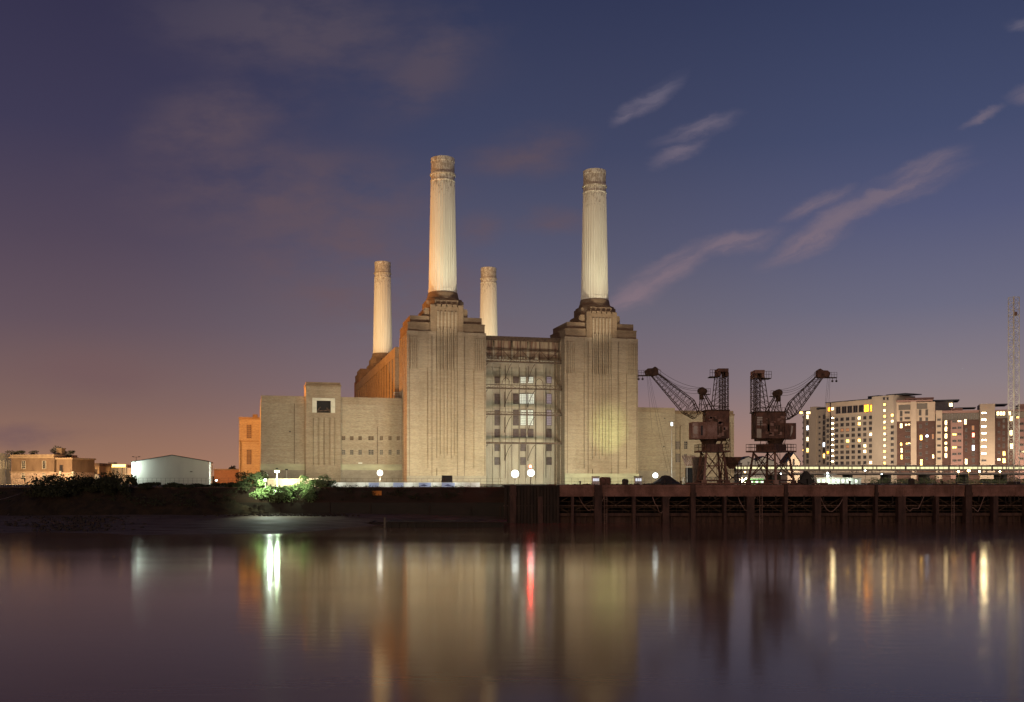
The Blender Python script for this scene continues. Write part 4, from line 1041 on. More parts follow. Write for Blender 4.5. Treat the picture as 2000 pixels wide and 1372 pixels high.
t = thing('low_wall', 'bright white low wall lit behind the glowing bushes', 'wall', bank(510, 266)); MB().box(-.5, 17, 0, .3, 0, 1.9).build('face', M['render'], t); MB().box(-.6, 17.1, -.1, .4, 1.903, 2.05).build('coping', M['stone'], t)
# tall lamp pole beside the shed
for px, pyt, Y, lab in ((266, 893, 275, 'tall dark lamp post with two heads at the left corner of the white shed'), (1312, 824, 273, 'tall thin pole with a bright lamp before the right wing')):
    x, y, z = bank(px, Y); h_ = EYE+(HZ-pyt)/FP*Y-z; t = thing('lamp_post', lab, 'lamp post', (x, y, z))
    MB().tube((0, 0, 0), (0, 0, h_), .12, 6, .06).build('pole', M['metaldark'] if px < 300 else M['steelpale'], t)
    mb = MB(); mb.tube((-.9, 0, h_), (.9, 0, h_), .05); mb.build('arm', M['metaldark'], t)
    if px < 300:
        mb = MB(); mb.box(-1.1, -.6, -.15, .15, h_, h_+.15); mb.box(.6, 1.1, -.15, .15, h_, h_+.15); mb.build('head', M['metaldark'], t)
    else: MB().box(-.2, .25, -.2, .2, h_-1.1, h_-.2).build('head', emat('pole_lamp_glass', (.8, .95, 1), 4), t)
# mooring post and hanging ropes, far left
x, y, z = at(50, 250, 961); t = thing('mooring_post', 'dark timber mooring post at the far left of the bank', 'mooring post', (x, y, 0)); mb = MB(); mb.tube((0, 0, 1), (0, 0, z+.4), .25, 8); mb.build('post', M['timber'], t); MB().tube((-.5, 0, z), (.5, 0, z), .12, 6).build('cleat', M['rustdark'], t)
for (q, sag, lab, r) in (((-22, 980), .3, 'pale rope pulled taut from the mooring post out of the left edge', .09), ((-20, 1026), 1.7, 'thin pale rope sagging from the mooring post down to the water', .05)):
    a = Vector((x, y-.4, z)); b_ = Vector(at(q[0], 236, q[1])); pts = []
    for k in range(15): p = a.lerp(b_, k/14); p.z -= sag*4*(k/14)*(1-k/14); pts.append(p)
    o = MB().path(pts, r, 5).build('mooring_rope', pmat('pale_rope', (.3, .22, .16), (.2, .15, .11))); tag(o, lab, 'rope', 'mooring ropes at the far left')

# ------------------------------------------------------------ LEFT BUILDINGS
H = fr2(22, 322, 141, 318)
t = thing('derelict_house', 'derelict two storey stone house with weeds growing on its roof', 'house', H)
LH = H.U(141); zt_ = H.Z(888, LH/2)
MH = pmat('sooty_render', (.24, .16, .1), (.17, .11, .07), (.5, .5, .2), fine=.3); MHB = pmat('whitewashed_brick', (.55, .42, .32), (.3, .2, .14), (1.2, 1.2, 1.6), fine=.4)
zb_ = H.Z(923, LH/2)
mb = MB(); mb.box(0, LH*.71, 0, 12, zb_, zt_-1.2); mb.box(LH*.745, LH, 0, 12, zb_, zt_-1.6); mb.box(LH*.71, LH*.745, 1.2, 12, zb_, zt_-1.6); mb.build('upper_wall', MH, t)
mb = MB(); mb.box(-.1, LH*.78, -.15, 12, 0, zb_-.003); mb.box(LH*.78, LH, -.05, 12, 0, zb_-.003); mb.build('lower_wall', MHB, t)
mb = MB(); mb.box(-.5, LH*.72, -.6, 12.5, zt_-1.197, zt_-.7); mb.box(-.2, LH*.71, -.3, 12, zt_-.697, zt_); mb.box(LH*.735, LH+.4, -.5, 12.3, zt_-1.597, zt_-1.1); mb.box(-.3, LH*.71, -.35, -.153, zb_+.02, zb_+.3); mb.build('cornice', pmat('pale_cornice', (.4, .29, .18), (.28, .2, .13), (1, 1, 1)), t)
mb = MB(); xx = H.U(100); mb.box(xx-.9, xx+.9, 4, 6, zt_+.003, zt_+1.9); mb.box(xx-1.05, xx+1.05, 3.85, 6.15, zt_+1.903, zt_+2.15); mb.build('chimney_stack', M['brickcap'], t)
for px in (46.5, 86.5):
    u = H.U(px); window(t, u-.55, u+.55, H.Z(915.5, u), H.Z(901, u), -.05, M['stone'], M['glassdark'], 2, 4)
    window(t, u-.5, u+.5, H.Z(936.5, u), H.Z(929, u), -.2, M['stone'], M['glassdark'], 2, 2); window(t, u-.5, u+.5, H.Z(927, u), H.Z(925, u), -.2, M['stone'], M['glassdark'], 3, 1)
u = H.U(120); window(t, u-.5, u+.5, H.Z(922, u), H.Z(909, u), -.05, M['rustdark'], M['glassdark'], 1, 1)
MB().box(LH+.05, LH+.6, -.4, .2, 0, zb_+.3).build('quoin', M['stone'], t); MB().box(LH*.8, LH*.8+.6, -.5, -.055, 0, zb_+.4).build('quoin', M['stone'], t)
H2 = fr2(-60, 300, 22, 335)
t2 = thing('stone_wing', 'orange lit side wing of stone with tall narrow windows, far left', 'house', H2)
L2 = H2.U(21.5); z2_ = H2.Z(885, L2*.7)
MB().box(0, L2, 0, 10, 0, z2_-1).build('wall', M['stone'], t2); MB().box(-.3, L2+.2, -.4, 10, z2_-.997, z2_).build('cornice', M['stone'], t2)
for px in (2, 7.5, 13, 18): u = H2.U(px); window(t2, u-.35, u+.35, H2.Z(915, u), H2.Z(900, u), -.06, M['stone'], M['glassfilm'], 1, 3)
t = thing('flagpole', 'thin pole rising in front of the far left stone wing', 'pole', bank(11, 280)); MB().tube((0, 0, 0), (0, 0, 9.5), .07, 6).build('pole', M['steelpale'], t); MB().tube((0, 0, 0), (0, 0, .25), .3, 8).build('base', M['stone'], t)
# low flat roofed building and gate house
G_ = fr2(141, 330, 262, 330)
t = thing('flat_roof_building', 'low brown flat roofed building right of the derelict house', 'building', G_)
LB = G_.U(194)
mb = MB(); mb.box(0, LB, 0, 10, 0, G_.Z(911)); mb.build('wall', pmat('ochre_render', (.34, .22, .12), (.26, .17, .1), (.5, .5, .3)), t)
mb = MB(); mb.box(-.2, LB+.2, -.4, 10, G_.Z(911)+.003, G_.Z(905)); mb.box(-.1, LB, -.2, -.003, G_.Z(913), G_.Z(912)); mb.build('roof_edge', pmat('brown_fascia', (.16, .09, .06), (.1, .06, .04)), t)
MB().box(G_.U(153), G_.U(190), -.1, -.003, G_.Z(926), G_.Z(917)).build('shutter', M['rustdark'], t)
t = thing('lit_canopy_building', 'low building with a glowing orange lit canopy left of the white shed', 'building', fr2(194, 345, 262, 345))
G2 = fr2(194, 345, 262, 345); LB = G2.U(262)
mb = MB(); mb.box(0, LB, 0, 12, 0, G2.Z(914)); mb.build('wall', M['cream'], t)
mb = MB(); mb.box(0, G2.U(248), -.6, 8, G2.Z(914)+.003, G2.Z(908)); mb.build('canopy', M['cream'], t)
MB().box(G2.U(210), G2.U(246), -.75, -.603, G2.Z(912.5), G2.Z(907.5)).build('lit_sign', emat('canopy_light', (1, .55, .12), 6), t)
MB().box(G2.U(202), G2.U(213), 4, 7, G2.Z(908)+.003, G2.Z(903)).build('roof_box', M['cream'], t)
mb = MB()
for px in (196, 205, 214, 222, 230, 239, 247): u = G2.U(px); mb.box(u-.15, u+.15, -.7, -.05, 0, G2.Z(914))
mb.build('column', M['stone'], t)
MB().box(G2.U(210), G2.U(226), -.3, -.003, 0, G2.Z(929)).build('door', M['glassdark'], t)
t = thing('gate_pier', 'ochre curved brick gate pier beside the dark round bush', 'pier', (at(192, 300)[0], 300, 9)); MB().yprism([(-1.4, 0), (.6, 0), (.5, 1.2), (.1, 2.6), (-.5, 3.1), (-1.0, 3.0)], 0, 1.2).build('brickwork', M['stone'], t); MB().box(.7, 3.2, .1, .5, 0, 2.2).build('gate_panel', M['leafdark'], t)
# white shed
S = fr2(257, 287, 408, 292.3)
t = thing('white_shed', 'large white metal shed with a shallow gable, brightly lit edges', 'shed', S)
LS = S.U(408); ze0, ze1, zrg = S.Z(903.5, 0), S.Z(902.5, LS), S.Z(890, S.U(336))
MSH = pmat('white_cladding', (.52, .54, .46), (.44, .46, .40), (.2, .2, .05), .5)
mb = MB(); mb.yprism([(0, 0), (LS, 0), (LS, ze1), (S.U(336), zrg), (0, ze0)], 0, 26)
for k in range(38): 
    x = LS*k/38; zt1 = ze0+(zrg-ze0)*min(1, x/S.U(336)) if x < S.U(336) else zrg-(zrg-ze1)*(x-S.U(336))/(LS-S.U(336)); mb.box(x, x+.12, -.05, -.002, 0, zt1-.1)
mb.build('cladding', MSH, t)
mb = MB(); 
for (xa, za_, xb, zb2) in ((-.2, ze0, S.U(336), zrg), (S.U(336), zrg, LS+.2, ze1)):
    mb.yprism([(xa, za_+.01), (xb, zb2+.01), (xb, zb2+.22), (xa, za_+.22)], -.3, 26.3)
mb.build('roof', M['metaldark'], t)
MB().box(S.U(371), S.U(376), -.15, -.053, S.Z(922.5, LS/2), S.Z(920.8, LS/2)).build('vent', M['metaldark'], t)
p = S.W(-1, -2.6, 5); lamp('SPOT', p, S.W(1.5, 0, 4.5), 3600, (.86, 1, .95), 120, .8, .3)
p = S.W(LS+6, 6, 3.5); lamp('SPOT', p, S.W(LS, 8, 3.5), 5000, (.86, 1, .95), 130, .8, .3)
t = thing('shed_lamp', 'small bright lamp on a post at the right corner of the white shed', 'lamp', S.W(LS+2.2, -3, 0), 0); MB().tube((0, 0, 0), (0, 0, 1.1), .05, 6).build('post', M['metaldark'], t); MB().box(-.2, .2, -.15, .15, 1.1, 1.3).build('head', M['cold'], t)
t = thing('brick_outhouse', 'low orange lit brick building between white shed and annex', 'building', fr2(418, 380, 468, 380)); Q = fr2(418, 380, 468, 380)
MB().box(0, Q.U(468), 0, 14, 0, Q.Z(918.5)).build('wall', M['brickred'], t); MB().box(-.2, Q.U(468), -.3, 14, Q.Z(918.5)+.003, Q.Z(916.5)).build('roof', M['brickcap'], t)

# ------------------------------------------------------------ VEGETATION
def foliage(mb, c, rx, ry, rz, n, s, flat=False):
    cl = [(random.uniform(-1, 1), random.uniform(-1, 1), random.uniform(-.6, 1), random.uniform(.25, .5)) for _ in range(max(5, n//110))]
    for i in range(n):
        q = random.choice(cl)
        while True:
            a, b_, d_ = (random.uniform(-1, 1) for _ in range(3))
            if a*a+b_*b_+d_*d_ < 1: break
        k = .72
        x, y, z = (q[0]*k+a*q[3])*rx, (q[1]*k+b_*q[3])*ry, (q[2]*k+d_*q[3])*rz
        p = Vector(c)+Vector((x, y, max(z, -rz)))
        u_ = Vector((random.gauss(0, 1), random.gauss(0, 1), random.gauss(0, 1))).normalized(); v_ = u_.orthogonal().normalized()
        w_ = s*random.uniform(.6, 1.4)
        mb.add([p-u_*w_, p-v_*w_*.5, p+u_*w_, p+v_*w_*.5], [(0, 1, 2, 3)])
def bush(px, pyc, Y, wpx, hpx, label, mat, n=900, s=.2, name='bush', cat='bush', group='bushes along the river wall'):
    x, y, zc = at(px, Y, pyc); rx = wpx/2/FP*Y; rz = hpx/2/FP*Y; zb = min(8.3, zc-rz*.8)
    t = thing(name, label, cat, (x, y, zb), 0, group)
    mb = MB(); foliage(mb, (0, 0, zc-zb), rx*1.15, rx*.8, rz*1.15, int(n*1.3), s*1.35); mb.build('foliage' if name == 'bush' else 'crown', mat, t)
    mb = MB()
    for k in range(6): a = random.uniform(0, 6.28); mb.tube((0, 0, -.3), (rx*.5*math.cos(a), rx*.3*math.sin(a), zc-zb+random.uniform(-.2, .5)*rz), .09, 5, .03)
    mb.build('stem' if name == 'bush' else 'trunk', M['bark'], t); return t
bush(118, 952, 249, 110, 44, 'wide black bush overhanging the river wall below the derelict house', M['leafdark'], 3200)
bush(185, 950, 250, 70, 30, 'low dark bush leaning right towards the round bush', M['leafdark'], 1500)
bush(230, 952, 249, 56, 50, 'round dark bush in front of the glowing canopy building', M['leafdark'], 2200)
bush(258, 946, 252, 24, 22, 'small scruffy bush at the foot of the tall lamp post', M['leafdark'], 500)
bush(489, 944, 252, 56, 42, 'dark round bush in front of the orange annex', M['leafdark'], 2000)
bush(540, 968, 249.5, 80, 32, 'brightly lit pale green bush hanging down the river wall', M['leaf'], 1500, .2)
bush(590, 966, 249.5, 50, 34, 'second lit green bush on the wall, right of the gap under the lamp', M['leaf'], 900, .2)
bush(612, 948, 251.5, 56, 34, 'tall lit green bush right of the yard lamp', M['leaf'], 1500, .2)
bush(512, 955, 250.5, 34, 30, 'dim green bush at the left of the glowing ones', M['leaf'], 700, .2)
bush(650, 947, 252, 44, 14, 'low scrubby bush at the left end of the white hoarding', M['leafdark'], 500)
for i, (px, w_, h_) in enumerate(((300, 60, 12), (345, 50, 14), (395, 60, 16), (440, 50, 14))):
    bush(px, 950, 251.5, w_, h_, ('low weeds on the wall below the left end of the white shed', 'low weeds on the wall below the middle of the shed', 'low weeds on the wall below the right end of the shed', 'low weeds on the wall before the brick outhouse')[i], M['leafdark'], 600)
for i, (px, w_, h_) in enumerate(((22, 50, 9), (52, 44, 9), (108, 34, 14), (128, 30, 10))):
    x, y, z = at(px, 324, 884 - (4 if i == 2 else 0)); mb = MB(); foliage(mb, (0, 0, -.2), w_/2/FP*324*.9, 1.2, h_/2/FP*324*1.7, 900, .15)
    tg = thing('roof_weed', ('scrub on the roof at the left end of the derelict house', 'scrub on the roof above the left window of the derelict house', 'tuft growing by the chimney stack of the derelict house', 'tuft at the right end of the derelict roof')[i], 'weeds', (x, y+1.5, z-.4), 0, 'weeds on the derelict roof'); mb.build('foliage', M['leafdark'], tg)
for (px, pyt, Y, wd, lab) in ((165, 903, 520, 60, 'dark tree crown behind the flat roofed building'), (448, 912, 480, 36, 'dark tree behind the brick outhouse'), (1548, 893, 620, 40, 'dark tree behind the small gabled house'), (1420, 893, 420, 34, 'dark tree beyond the right annex'), (1470, 897, 640, 30, 'distant tree left of the right crane legs')):
    x, y, zt_ = at(px, Y, pyt); h_ = zt_-GZ; t = thing('tree', lab, 'tree', (x, y, GZ)); rx = wd/2/FP*Y
    mb = MB(); foliage(mb, (0, 0, h_*.62), rx, rx*.8, h_*.4, 1500, .45); mb.build('crown', M['leafdark'], t)
    mb = MB(); mb.tube((0, 0, 0), (0, 0, h_*.6), .35, 7, .15)
    for k in range(5): a = k*1.26; mb.tube((0, 0, h_*.35), (rx*.6*math.cos(a), rx*.5*math.sin(a), h_*.75), .14, 5, .04)
    mb.build('trunk', M['bark'], t)
# vegetation trailing down the wall as one mass, stones on the mud
mb = MB()
for k in range(120):
    px = random.choice((random.uniform(-20, 480), random.uniform(-20, 600), random.uniform(560, 900))); yk = random.uniform(955, 988 if px < 540 else 975); foliage(mb, at(px, 250.2-(max(0, yk-962)*.16 if px < 560 else 0), yk), 2.2, .3, 1.2, 60, .16)
tag(mb.build('wall_creeper', M['leafdark']), 'dark creepers and weeds hanging on the river wall', 'creeper', kind='stuff')
mb = MB(); rnd = random.Random(3)
for k in range(900):
    if k < 520: px, Y = rnd.gauss(140, 55), rnd.uniform(196, 238)
    else: px, Y = rnd.gauss(560, 60), rnd.uniform(240, 249)
    x, y = at(px, Y)[:2]; s_ = rnd.uniform(.1, .42); zz = -.2+2.05*((Y-185)/66)**.9 - .05
    mb.taper(x-s_, x+s_, y-s_*.8, y+s_*.8, zz, zz+s_*.8, s_*.4, s_*.3)
tag(mb.build('stones', M['timber']), 'dark stones and rubble strewn over the mud', 'stones', kind='stuff')

mb = MB(); rw_ = random.Random(21)
for k in range(70):
    px = rw_.uniform(1100, 2000); Y = rw_.uniform(240, 263); foliage(mb, (at(px, Y)[0], Y, DW+.1), rw_.uniform(.4, 1.4), .4, rw_.uniform(.25, .8), 22, .12)
for k in range(60):
    px = rw_.uniform(560, 985); Y = 251.4; foliage(mb, (at(px, Y)[0], Y, 8.5), rw_.uniform(.4, 1.6), .3, rw_.uniform(.2, .6), 22, .12)
tag(mb.build('weeds', M['leafdark']), 'tufts of weeds along the jetty deck and the wall top', 'weeds', kind='stuff')
mb = MB()
for k in range(220):
    px = rw_.uniform(1070, 2000); Y = rw_.uniform(241, 262); x = at(px, Y)[0]; a_, b_, c_ = rw_.uniform(.1, .9), rw_.uniform(.05, .3), rw_.uniform(.05, .35)
    mb.taper(x-a_, x+a_, Y-b_, Y+b_, DW, DW+c_, a_*.3, b_*.3)
tag(mb.build('debris', M['rustdark']), 'scattered planks and rusty scrap along the jetty deck', 'debris', kind='stuff')
for k, (px, Y, lab) in enumerate(((1133, 242, 'first short mooring bollard on the jetty, below the right tower corner'), (1330, 241, 'mooring bollard on the jetty just left of the left crane'), (1446, 241, 'mooring bollard on the jetty between the two cranes'), (1660, 241, 'mooring bollard on the jetty right of the grab bucket'), (1840, 241, 'mooring bollard on the jetty below the middle brick flats'))):
    t = thing('bollard', lab, 'bollard', (at(px, Y)[0], Y, DW), 0, 'mooring bollards on the jetty'); nf_top[0] = 0
    MB().lathe([(0, .3), (.1, .3), (.15, .2), (.7, .18), (.8, .32), (1.0, .3), (1.05, .1)], 12).build('shaft', M['rustdark'], t); MB().lathe([(-.003+.0, .42), (.05, .42)], 12).build('base_plate', M['rust'], t)
# ------------------------------------------------------------ RIGHT SIDE: VIADUCT, TRAIN, YARD
VY = 468.0; vz = EYE+(HZ-923)/FP*VY
t = thing('railway_viaduct', 'low railway viaduct carrying the lit train in front of the flats', 'viaduct', (0, VY, GZ))
MVI = pmat('viaduct_grey', (.12, .13, .12), (.07, .08, .07), (.1, .3, .5))
mb = MB(); mb.box(at(1424, VY)[0], 420, -3, 8, vz-GZ-1.3, vz-GZ-.2); mb.build('deck', MVI, t)
mb = MB(); mb.box(at(1424, VY)[0], 420, -3.3, -3.003, vz-GZ-.9, vz-GZ-.1); mb.build('edge_beam', M['steelpale'], t)
mb = MB()
for k in range(18):
    x = at(1430, VY)[0]+k*18; mb.box(x, x+1.5, -2.8, 7, 0, vz-GZ-1.303)
mb.build('pier', MVI, t)['kind'] = 'stuff'
mb = MB()
for k in range(160): x = at(1430, VY)[0]+k*2; mb.tube((x, -3.1, vz-GZ-.1), (x, -3.1, vz-GZ+.9), .05)
mb.tube((at(1430, VY)[0], -3.1, vz-GZ+.9), (410, -3.1, vz-GZ+.9), .05); mb.build('parapet_rail', M['metaldark'], t)
tr = thing('train', 'passenger train with glowing windows standing on the viaduct', 'train', (at(1433, VY)[0], VY+1, vz-.15))
for k in range(9):
    x = k*20.3
    mb = MB(); mb.yprism([(x, 0)] and [(x+.1, .9), (x+20, .9), (x+20, 1.75), (x+.1, 1.75)], 0, 2.8); mb.yprism([(x+.1, 2.75), (x+20, 2.75), (x+19.9, 3.55), (x+.2, 3.55)], 0, 2.8); mb.box(x+.1, x+20, .1, 2.7, 1.753, 2.747)
    for wx in (2.5, 4.5, 15.5, 17.5): mb.tube((x+wx, .2, .45), (x+wx, .5, .45), .42, 10)
    c = mb.build('carriage', pmat('carriage_body', (.55, .5, .42), (.5, .45, .38)), tr)
    wb = MB()
    for j in range(9):
        if j in (2, 6): wb.box(x+.7+j*2.17, x+1.9+j*2.17, .02, .095, 1.78, 2.72)
        else: wb.box(x+.35+j*2.17, x+2.3+j*2.17, .02, .095, 1.78, 2.72)
    wb.build('window', M['trainlight'], c)
# yard between: bank of scrub, lit sheds, scaffold, lamps
mb = MB(); x0_ = at(1590, 440)[0]
for k in range(70): foliage(mb, (random.uniform(at(1700, 430)[0], at(2030, 430)[0]), 430+random.uniform(-5, 5), GZ+random.uniform(0, 1.5)), 4, 2, 1.6, 60, .3)
tag(mb.build('scrub_bank', M['leaf']), 'strip of green scrub below the viaduct', 'scrub', kind='stuff')
for i, (pa, pb, ya, yb, Y, mt, lab) in enumerate(((1595, 1660, 944, 937, 330, 'white', 'long low white lit shed behind the grab bucket'), (1463, 1492, 946, 938, 300, 'leafl', 'small green lit hut seen through the right crane legs'), (1668, 1682, 944, 938, 320, 'white', 'tiny white lit hut right of the long low shed'))):
    x0_, x1_ = at(pa, Y)[0], at(pb, Y)[0]; zt_ = EYE+(HZ-yb+0)/FP*Y - GZ; zt_ = max(zt_, 1.0)
    t = thing('yard_shed', lab, 'shed', (x0_, Y, GZ)); MB().box(0, x1_-x0_, 0, 6, 0, zt_+.5).build('wall', M['white'] if mt == 'white' else pmat('green_hut', (.25, .6, .25), (.2, .5, .2)), t)
    MB().box(-.2, x1_-x0_+.2, -.3, 6.3, zt_+.503, zt_+.7).build('roof', M['steelpale'], t)
    mb = MB(); k = 0
    while k*1.6+1 < x1_-x0_: mb.box(k*1.6+.3, k*1.6+1.1, -.06, -.003, .5, zt_+.1); k += 1
    mb.build('window', emat('yard_window%d' % i, (.85, 1, .8), 1.6), t)
    lamp('POINT', (x0_+(x1_-x0_)*.5, Y-5, GZ+3.5), None, 1600 if i == 0 else 500, (.85, 1, .85), rad=.3)
t = thing('scaffold_tower', 'white scaffold tower with cold lamps behind the grab bucket', 'scaffold', (at(1623, 340)[0], 340, GZ))
mb = MB()
for x in (-1.6, -.5, .6, 1.7):
    for yy in (0, 2): mb.tube((x, yy, 0), (x, yy, 3.6), .06)
for z in (1.2, 2.2, 3.2): 
    mb.tube((-2, 0, z), (2.1, 0, z), .06); mb.tube((-2, 2, z), (2.1, 2, z), .06)
mb.build('frame', M['steelpale'], t)
mb = MB(); mb.box(-1.4, -.9, -.3, -.05, 2.5, 2.9); mb.box(.3, .9, -.3, -.05, 1.6, 2.1); mb.build('lamp_head', M['cold'], t)
def small_lamp(px, py, Y, label, mt, s_, group='small lamps in the railway yard', e=0, col=(1, .6, .25)):
    x, y, z = at(px, Y, py); t = thing('yard_light', label, 'lamp', (x, y, GZ), 0, group); MB().tube((0, 0, 0), (0, 0, z-GZ), .07, 6).build('post', M['metaldark'], t)
    MB().lathe([(z-GZ-.1, s_*.6), (z-GZ+s_*.4, s_), (z-GZ+s_, s_*.5)], 10).build('lens', M[mt], t); MB().lathe([(z-GZ+s_+.003, s_*1.2), (z-GZ+s_+.1, s_*.6)], 10).build('hood', M['metaldark'], t)
    if e: lamp('POINT', (x, y-.6, z), None, e, col, rad=.3)
small_lamp(1872, 922, 400, 'orange yard lamp, first of the three in a row under the viaduct', 'sodium', .42, e=1500)
small_lamp(1892, 921, 400, 'orange yard lamp, middle and largest of the three in a row', 'sodium', .6, e=2200)
small_lamp(1913, 922, 400, 'orange yard lamp, last of the three in a row under the viaduct', 'sodium', .42, e=1500)
small_lamp(1953, 922, 400, 'lone orange yard lamp left of the white lattice mast', 'sodium', .38, e=1000)
small_lamp(1690, 920, 400, 'small white lamp below the viaduct under the pale flats', 'cold', .25)
small_lamp(1616, 925, 380, 'small cold lamp above the scaffold tower', 'cold', .3)
small_lamp(1455, 923, 380, 'small orange lamp seen between the two cranes', 'sodium', .3)
small_lamp(1525, 926, 380, 'small cold lamp seen through the legs of the right crane', 'cold', .25)
small_lamp(1722, 927, 360, 'tiny white lamp in the yard right of the long shed', 'cold', .15)
# small gabled house and pitched white building behind
for (pa, pb, pr, ye, yr, Y, mt, lab) in ((1538, 1562, 1550, 903, 886, 520, 'cream', 'small cream gabled house left of the pale flats'), (1446, 1475, 1462, 900, 893, 600, 'white', 'pale pitched building between the cranes'), (1476, 1512, 1490, 902, 893, 600, 'white', 'pale building seen through the right crane legs')):
    Q = Fr(*at(pa, Y)[:2]); t = thing('gabled_house', lab, 'house', Q); L_ = Q.U(pb); xr = Q.U(pr); ze, zr_ = Q.Z(ye), Q.Z(yr)
    MB().yprism([(0, 0), (L_, 0), (L_, ze), (xr, zr_), (0, ze)], 0, 14).build('wall', M[mt], t)
    mb = MB(); mb.yprism([(-.5, ze-.2), (xr, zr_+.05), (xr, zr_+.6), (-.5, ze+.35)], -.5, 14.5); mb.yprism([(xr, zr_+.05), (L_+.5, ze-.2), (L_+.5, ze+.35), (xr, zr_+.6)], -.5, 14.5); mb.build('roof', M['roof'], t)
    mb = MB(); mb.box(xr-.6, xr+.6, -.08, -.003, zr_*.6, zr_*.82); mb.build('window', M['glassdark'], t)
# white lattice mast
YM = 274.0; x, y = at(1980, YM)[:2]; hz_ = EYE+(HZ-581)/FP*YM; zb_ = 9.0
t = thing('lattice_mast', 'tall white lattice crane mast at the right edge', 'mast', (x, y, zb_), R(20))
hh = 1.0; hgt = hz_-zb_
mb = MB(); mb.truss([(-.95, -.95, .9), (.95, -.95, .9), (.95, .95, .9), (-.95, .95, .9)], [(-.95, -.95, hgt), (.95, -.95, hgt), (.95, .95, hgt), (-.95, .95, hgt)], 30, .10, .05); mb.build('lattice', M['steelpale'], t)
MB().box(-1.2, 1.2, -1.2, 1.2, -1, .9).build('base_block', M['metaldark'], t); MB().box(-.8, .1, -1.1, -.6, hgt-5.2, hgt-4.2).build('junction_box', M['rust'], t)
mb = MB(); mb.tube((-.2, 0, .9), (-.2, 0, hgt), .05); mb.tube((.2, 0, .9), (.2, 0, hgt), .05)
for k in range(90): mb.tube((-.2, 0, 1+k*.47), (.2, 0, 1+k*.47), .025)
mb.build('ladder', M['steelpale'], t)

# ------------------------------------------------------------ FLATS
def win_mesh(w_, h_):
    f = MB(); t_ = .14
    f.box(-w_/2-t_, -w_/2, -.16, .02, -h_/2-t_, h_/2+t_); f.box(w_/2, w_/2+t_, -.16, .02, -h_/2-t_, h_/2+t_); f.box(-w_/2, w_/2, -.16, .02, h_/2, h_/2+t_); f.box(-w_/2-t_, w_/2+t_, -.26, .02, -h_/2-t_-.12, -h_/2-t_-.003); f.box(-w_/2, w_/2, -.16, .02, -h_/2-t_, -h_/2); f.box(-.05, .05, -.1, -.02, -h_/2, h_/2)
    return f
WM = {}
def awin(parent, fr_, px, py, wp, hp, mat, v=0, z=None, name='window'):
    u = fr_.U(px, v); w_ = fr_.U(px+wp/2, v)-fr_.U(px-wp/2, v); k = (fr_.y+u*fr_.s+v*fr_.c)/FP; h_ = hp*k
    w_ = round(w_*4)/4 or .25; h_ = round(h_*4)/4 or .25
    key = (w_, h_)
    if key not in WM:
        fm = bpy.data.meshes.new('window'); b_ = win_mesh(w_, h_); fm.from_pydata(b_.v, [], b_.f); fm.materials.append(M['grey'])
        WM[key] = fm
    pk = (w_, h_, mat.name)
    if pk not in WM:
        pm = bpy.data.meshes.new('pane'); b_ = MB().box(-w_/2, w_/2, -.018, .018, -h_/2, h_/2); pm.from_pydata(b_.v, [], b_.f); pm.materials.append(mat); WM[pk] = pm
    f = bpy.data.objects.new(name, WM[key]); C.objects.link(f); f.parent = parent
    f.location = (u, v-.04, fr_.Z(py, u, v) if z is None else z)
    p = bpy.data.objects.new('pane', WM[pk]); C.objects.link(p); p.parent = f
    return f
DK = [M['glassdark'], pmat('dim_glass', (.06, .05, .04), (.09, .07, .055), rough=.2), pmat('blind_glass', (.14, .11, .09), (.1, .08, .07))]
dk = lambda: random.choice(DK)
# block A: rounded end and pale bay
A = fr2(1560, 592, 1613.5, 575)
t = thing('flats', 'pale block of flats with a rounded left end, lowest and leftmost', 'flats', A, 0, 'blocks of flats behind the viaduct')
LA = A.U(1613.5); zt_ = A.Z(801, LA/2)
mb = MB(); r_ = 6.0; pl = [(r_*(1-math.cos(q)), r_*(1-math.sin(q))) for q in [R(90)*i/8 for i in range(9)]]
pl = [(LA*.45, 0)] + pl[::-1] + [(0, 22), (LA*.45, 22)]; pl = pl[::-1]
mb.prism(pl, 0, zt_-3.2); mb.prism([(a*1.0+.4 if a < LA*.4 else a, b_+(.4 if b_ < 20 else 0)) for a, b_ in pl], zt_-3.197, zt_-.6); mb.box(LA*.66+.003, LA+4, .0, 22, 0, A.Z(798, LA*.8)-.6); mb.build('wall', M['concrete'], t)
mb = MB(); mb.box(LA*.45+.003, LA*.66, -.6, 22, 0, A.Z(795, LA*.55)); mb.build('stair_tower', M['concrete'], t)
mb = MB(); mb.prism([(a, b_) for a, b_ in pl], zt_-.597, zt_-.2); mb.box(LA*.66+.2, LA+4, -.4, 22, A.Z(798, LA*.8)-.597, A.Z(797, LA*.8)); mb.build('roof', M['roof'], t)
for j in range(10):
    y_ = 814.5 + j*10.9
    for (px, wp) in ((1569, 2.2), (1577.5, 4), (1586.5, 3.4), (1601, 2.5), (1609.5, 3.4)):
        v = 0.0 if px > 1575 else 1.0
        if px == 1586.5 and j == 9: continue
        l = {(1577.5, 0): 0, (1577.5, 2): 4, (1577.5, 4): 0, (1577.5, 6): 1, (1586.5, 0): 0, (1586.5, 2): 1, (1586.5, 6): 3, (1609.5, 5): 4, (1609.5, 7): 1, (1569, 6): 1}.get((px, j))
        awin(t, A, px, y_+(A.Z(0)*0), wp, 7.6 if wp > 3 else 2.6, WIN[l] if l is not None else dk(), -.05 if px > 1575 else 2.2)
for px, wp in ((1565, 5), (1580, 9), (1587, 4)): awin(t, A, px, 806.5, wp, 4, WIN[0] if px > 1570 else WIN[1], .35 if px > 1570 else 2.8)
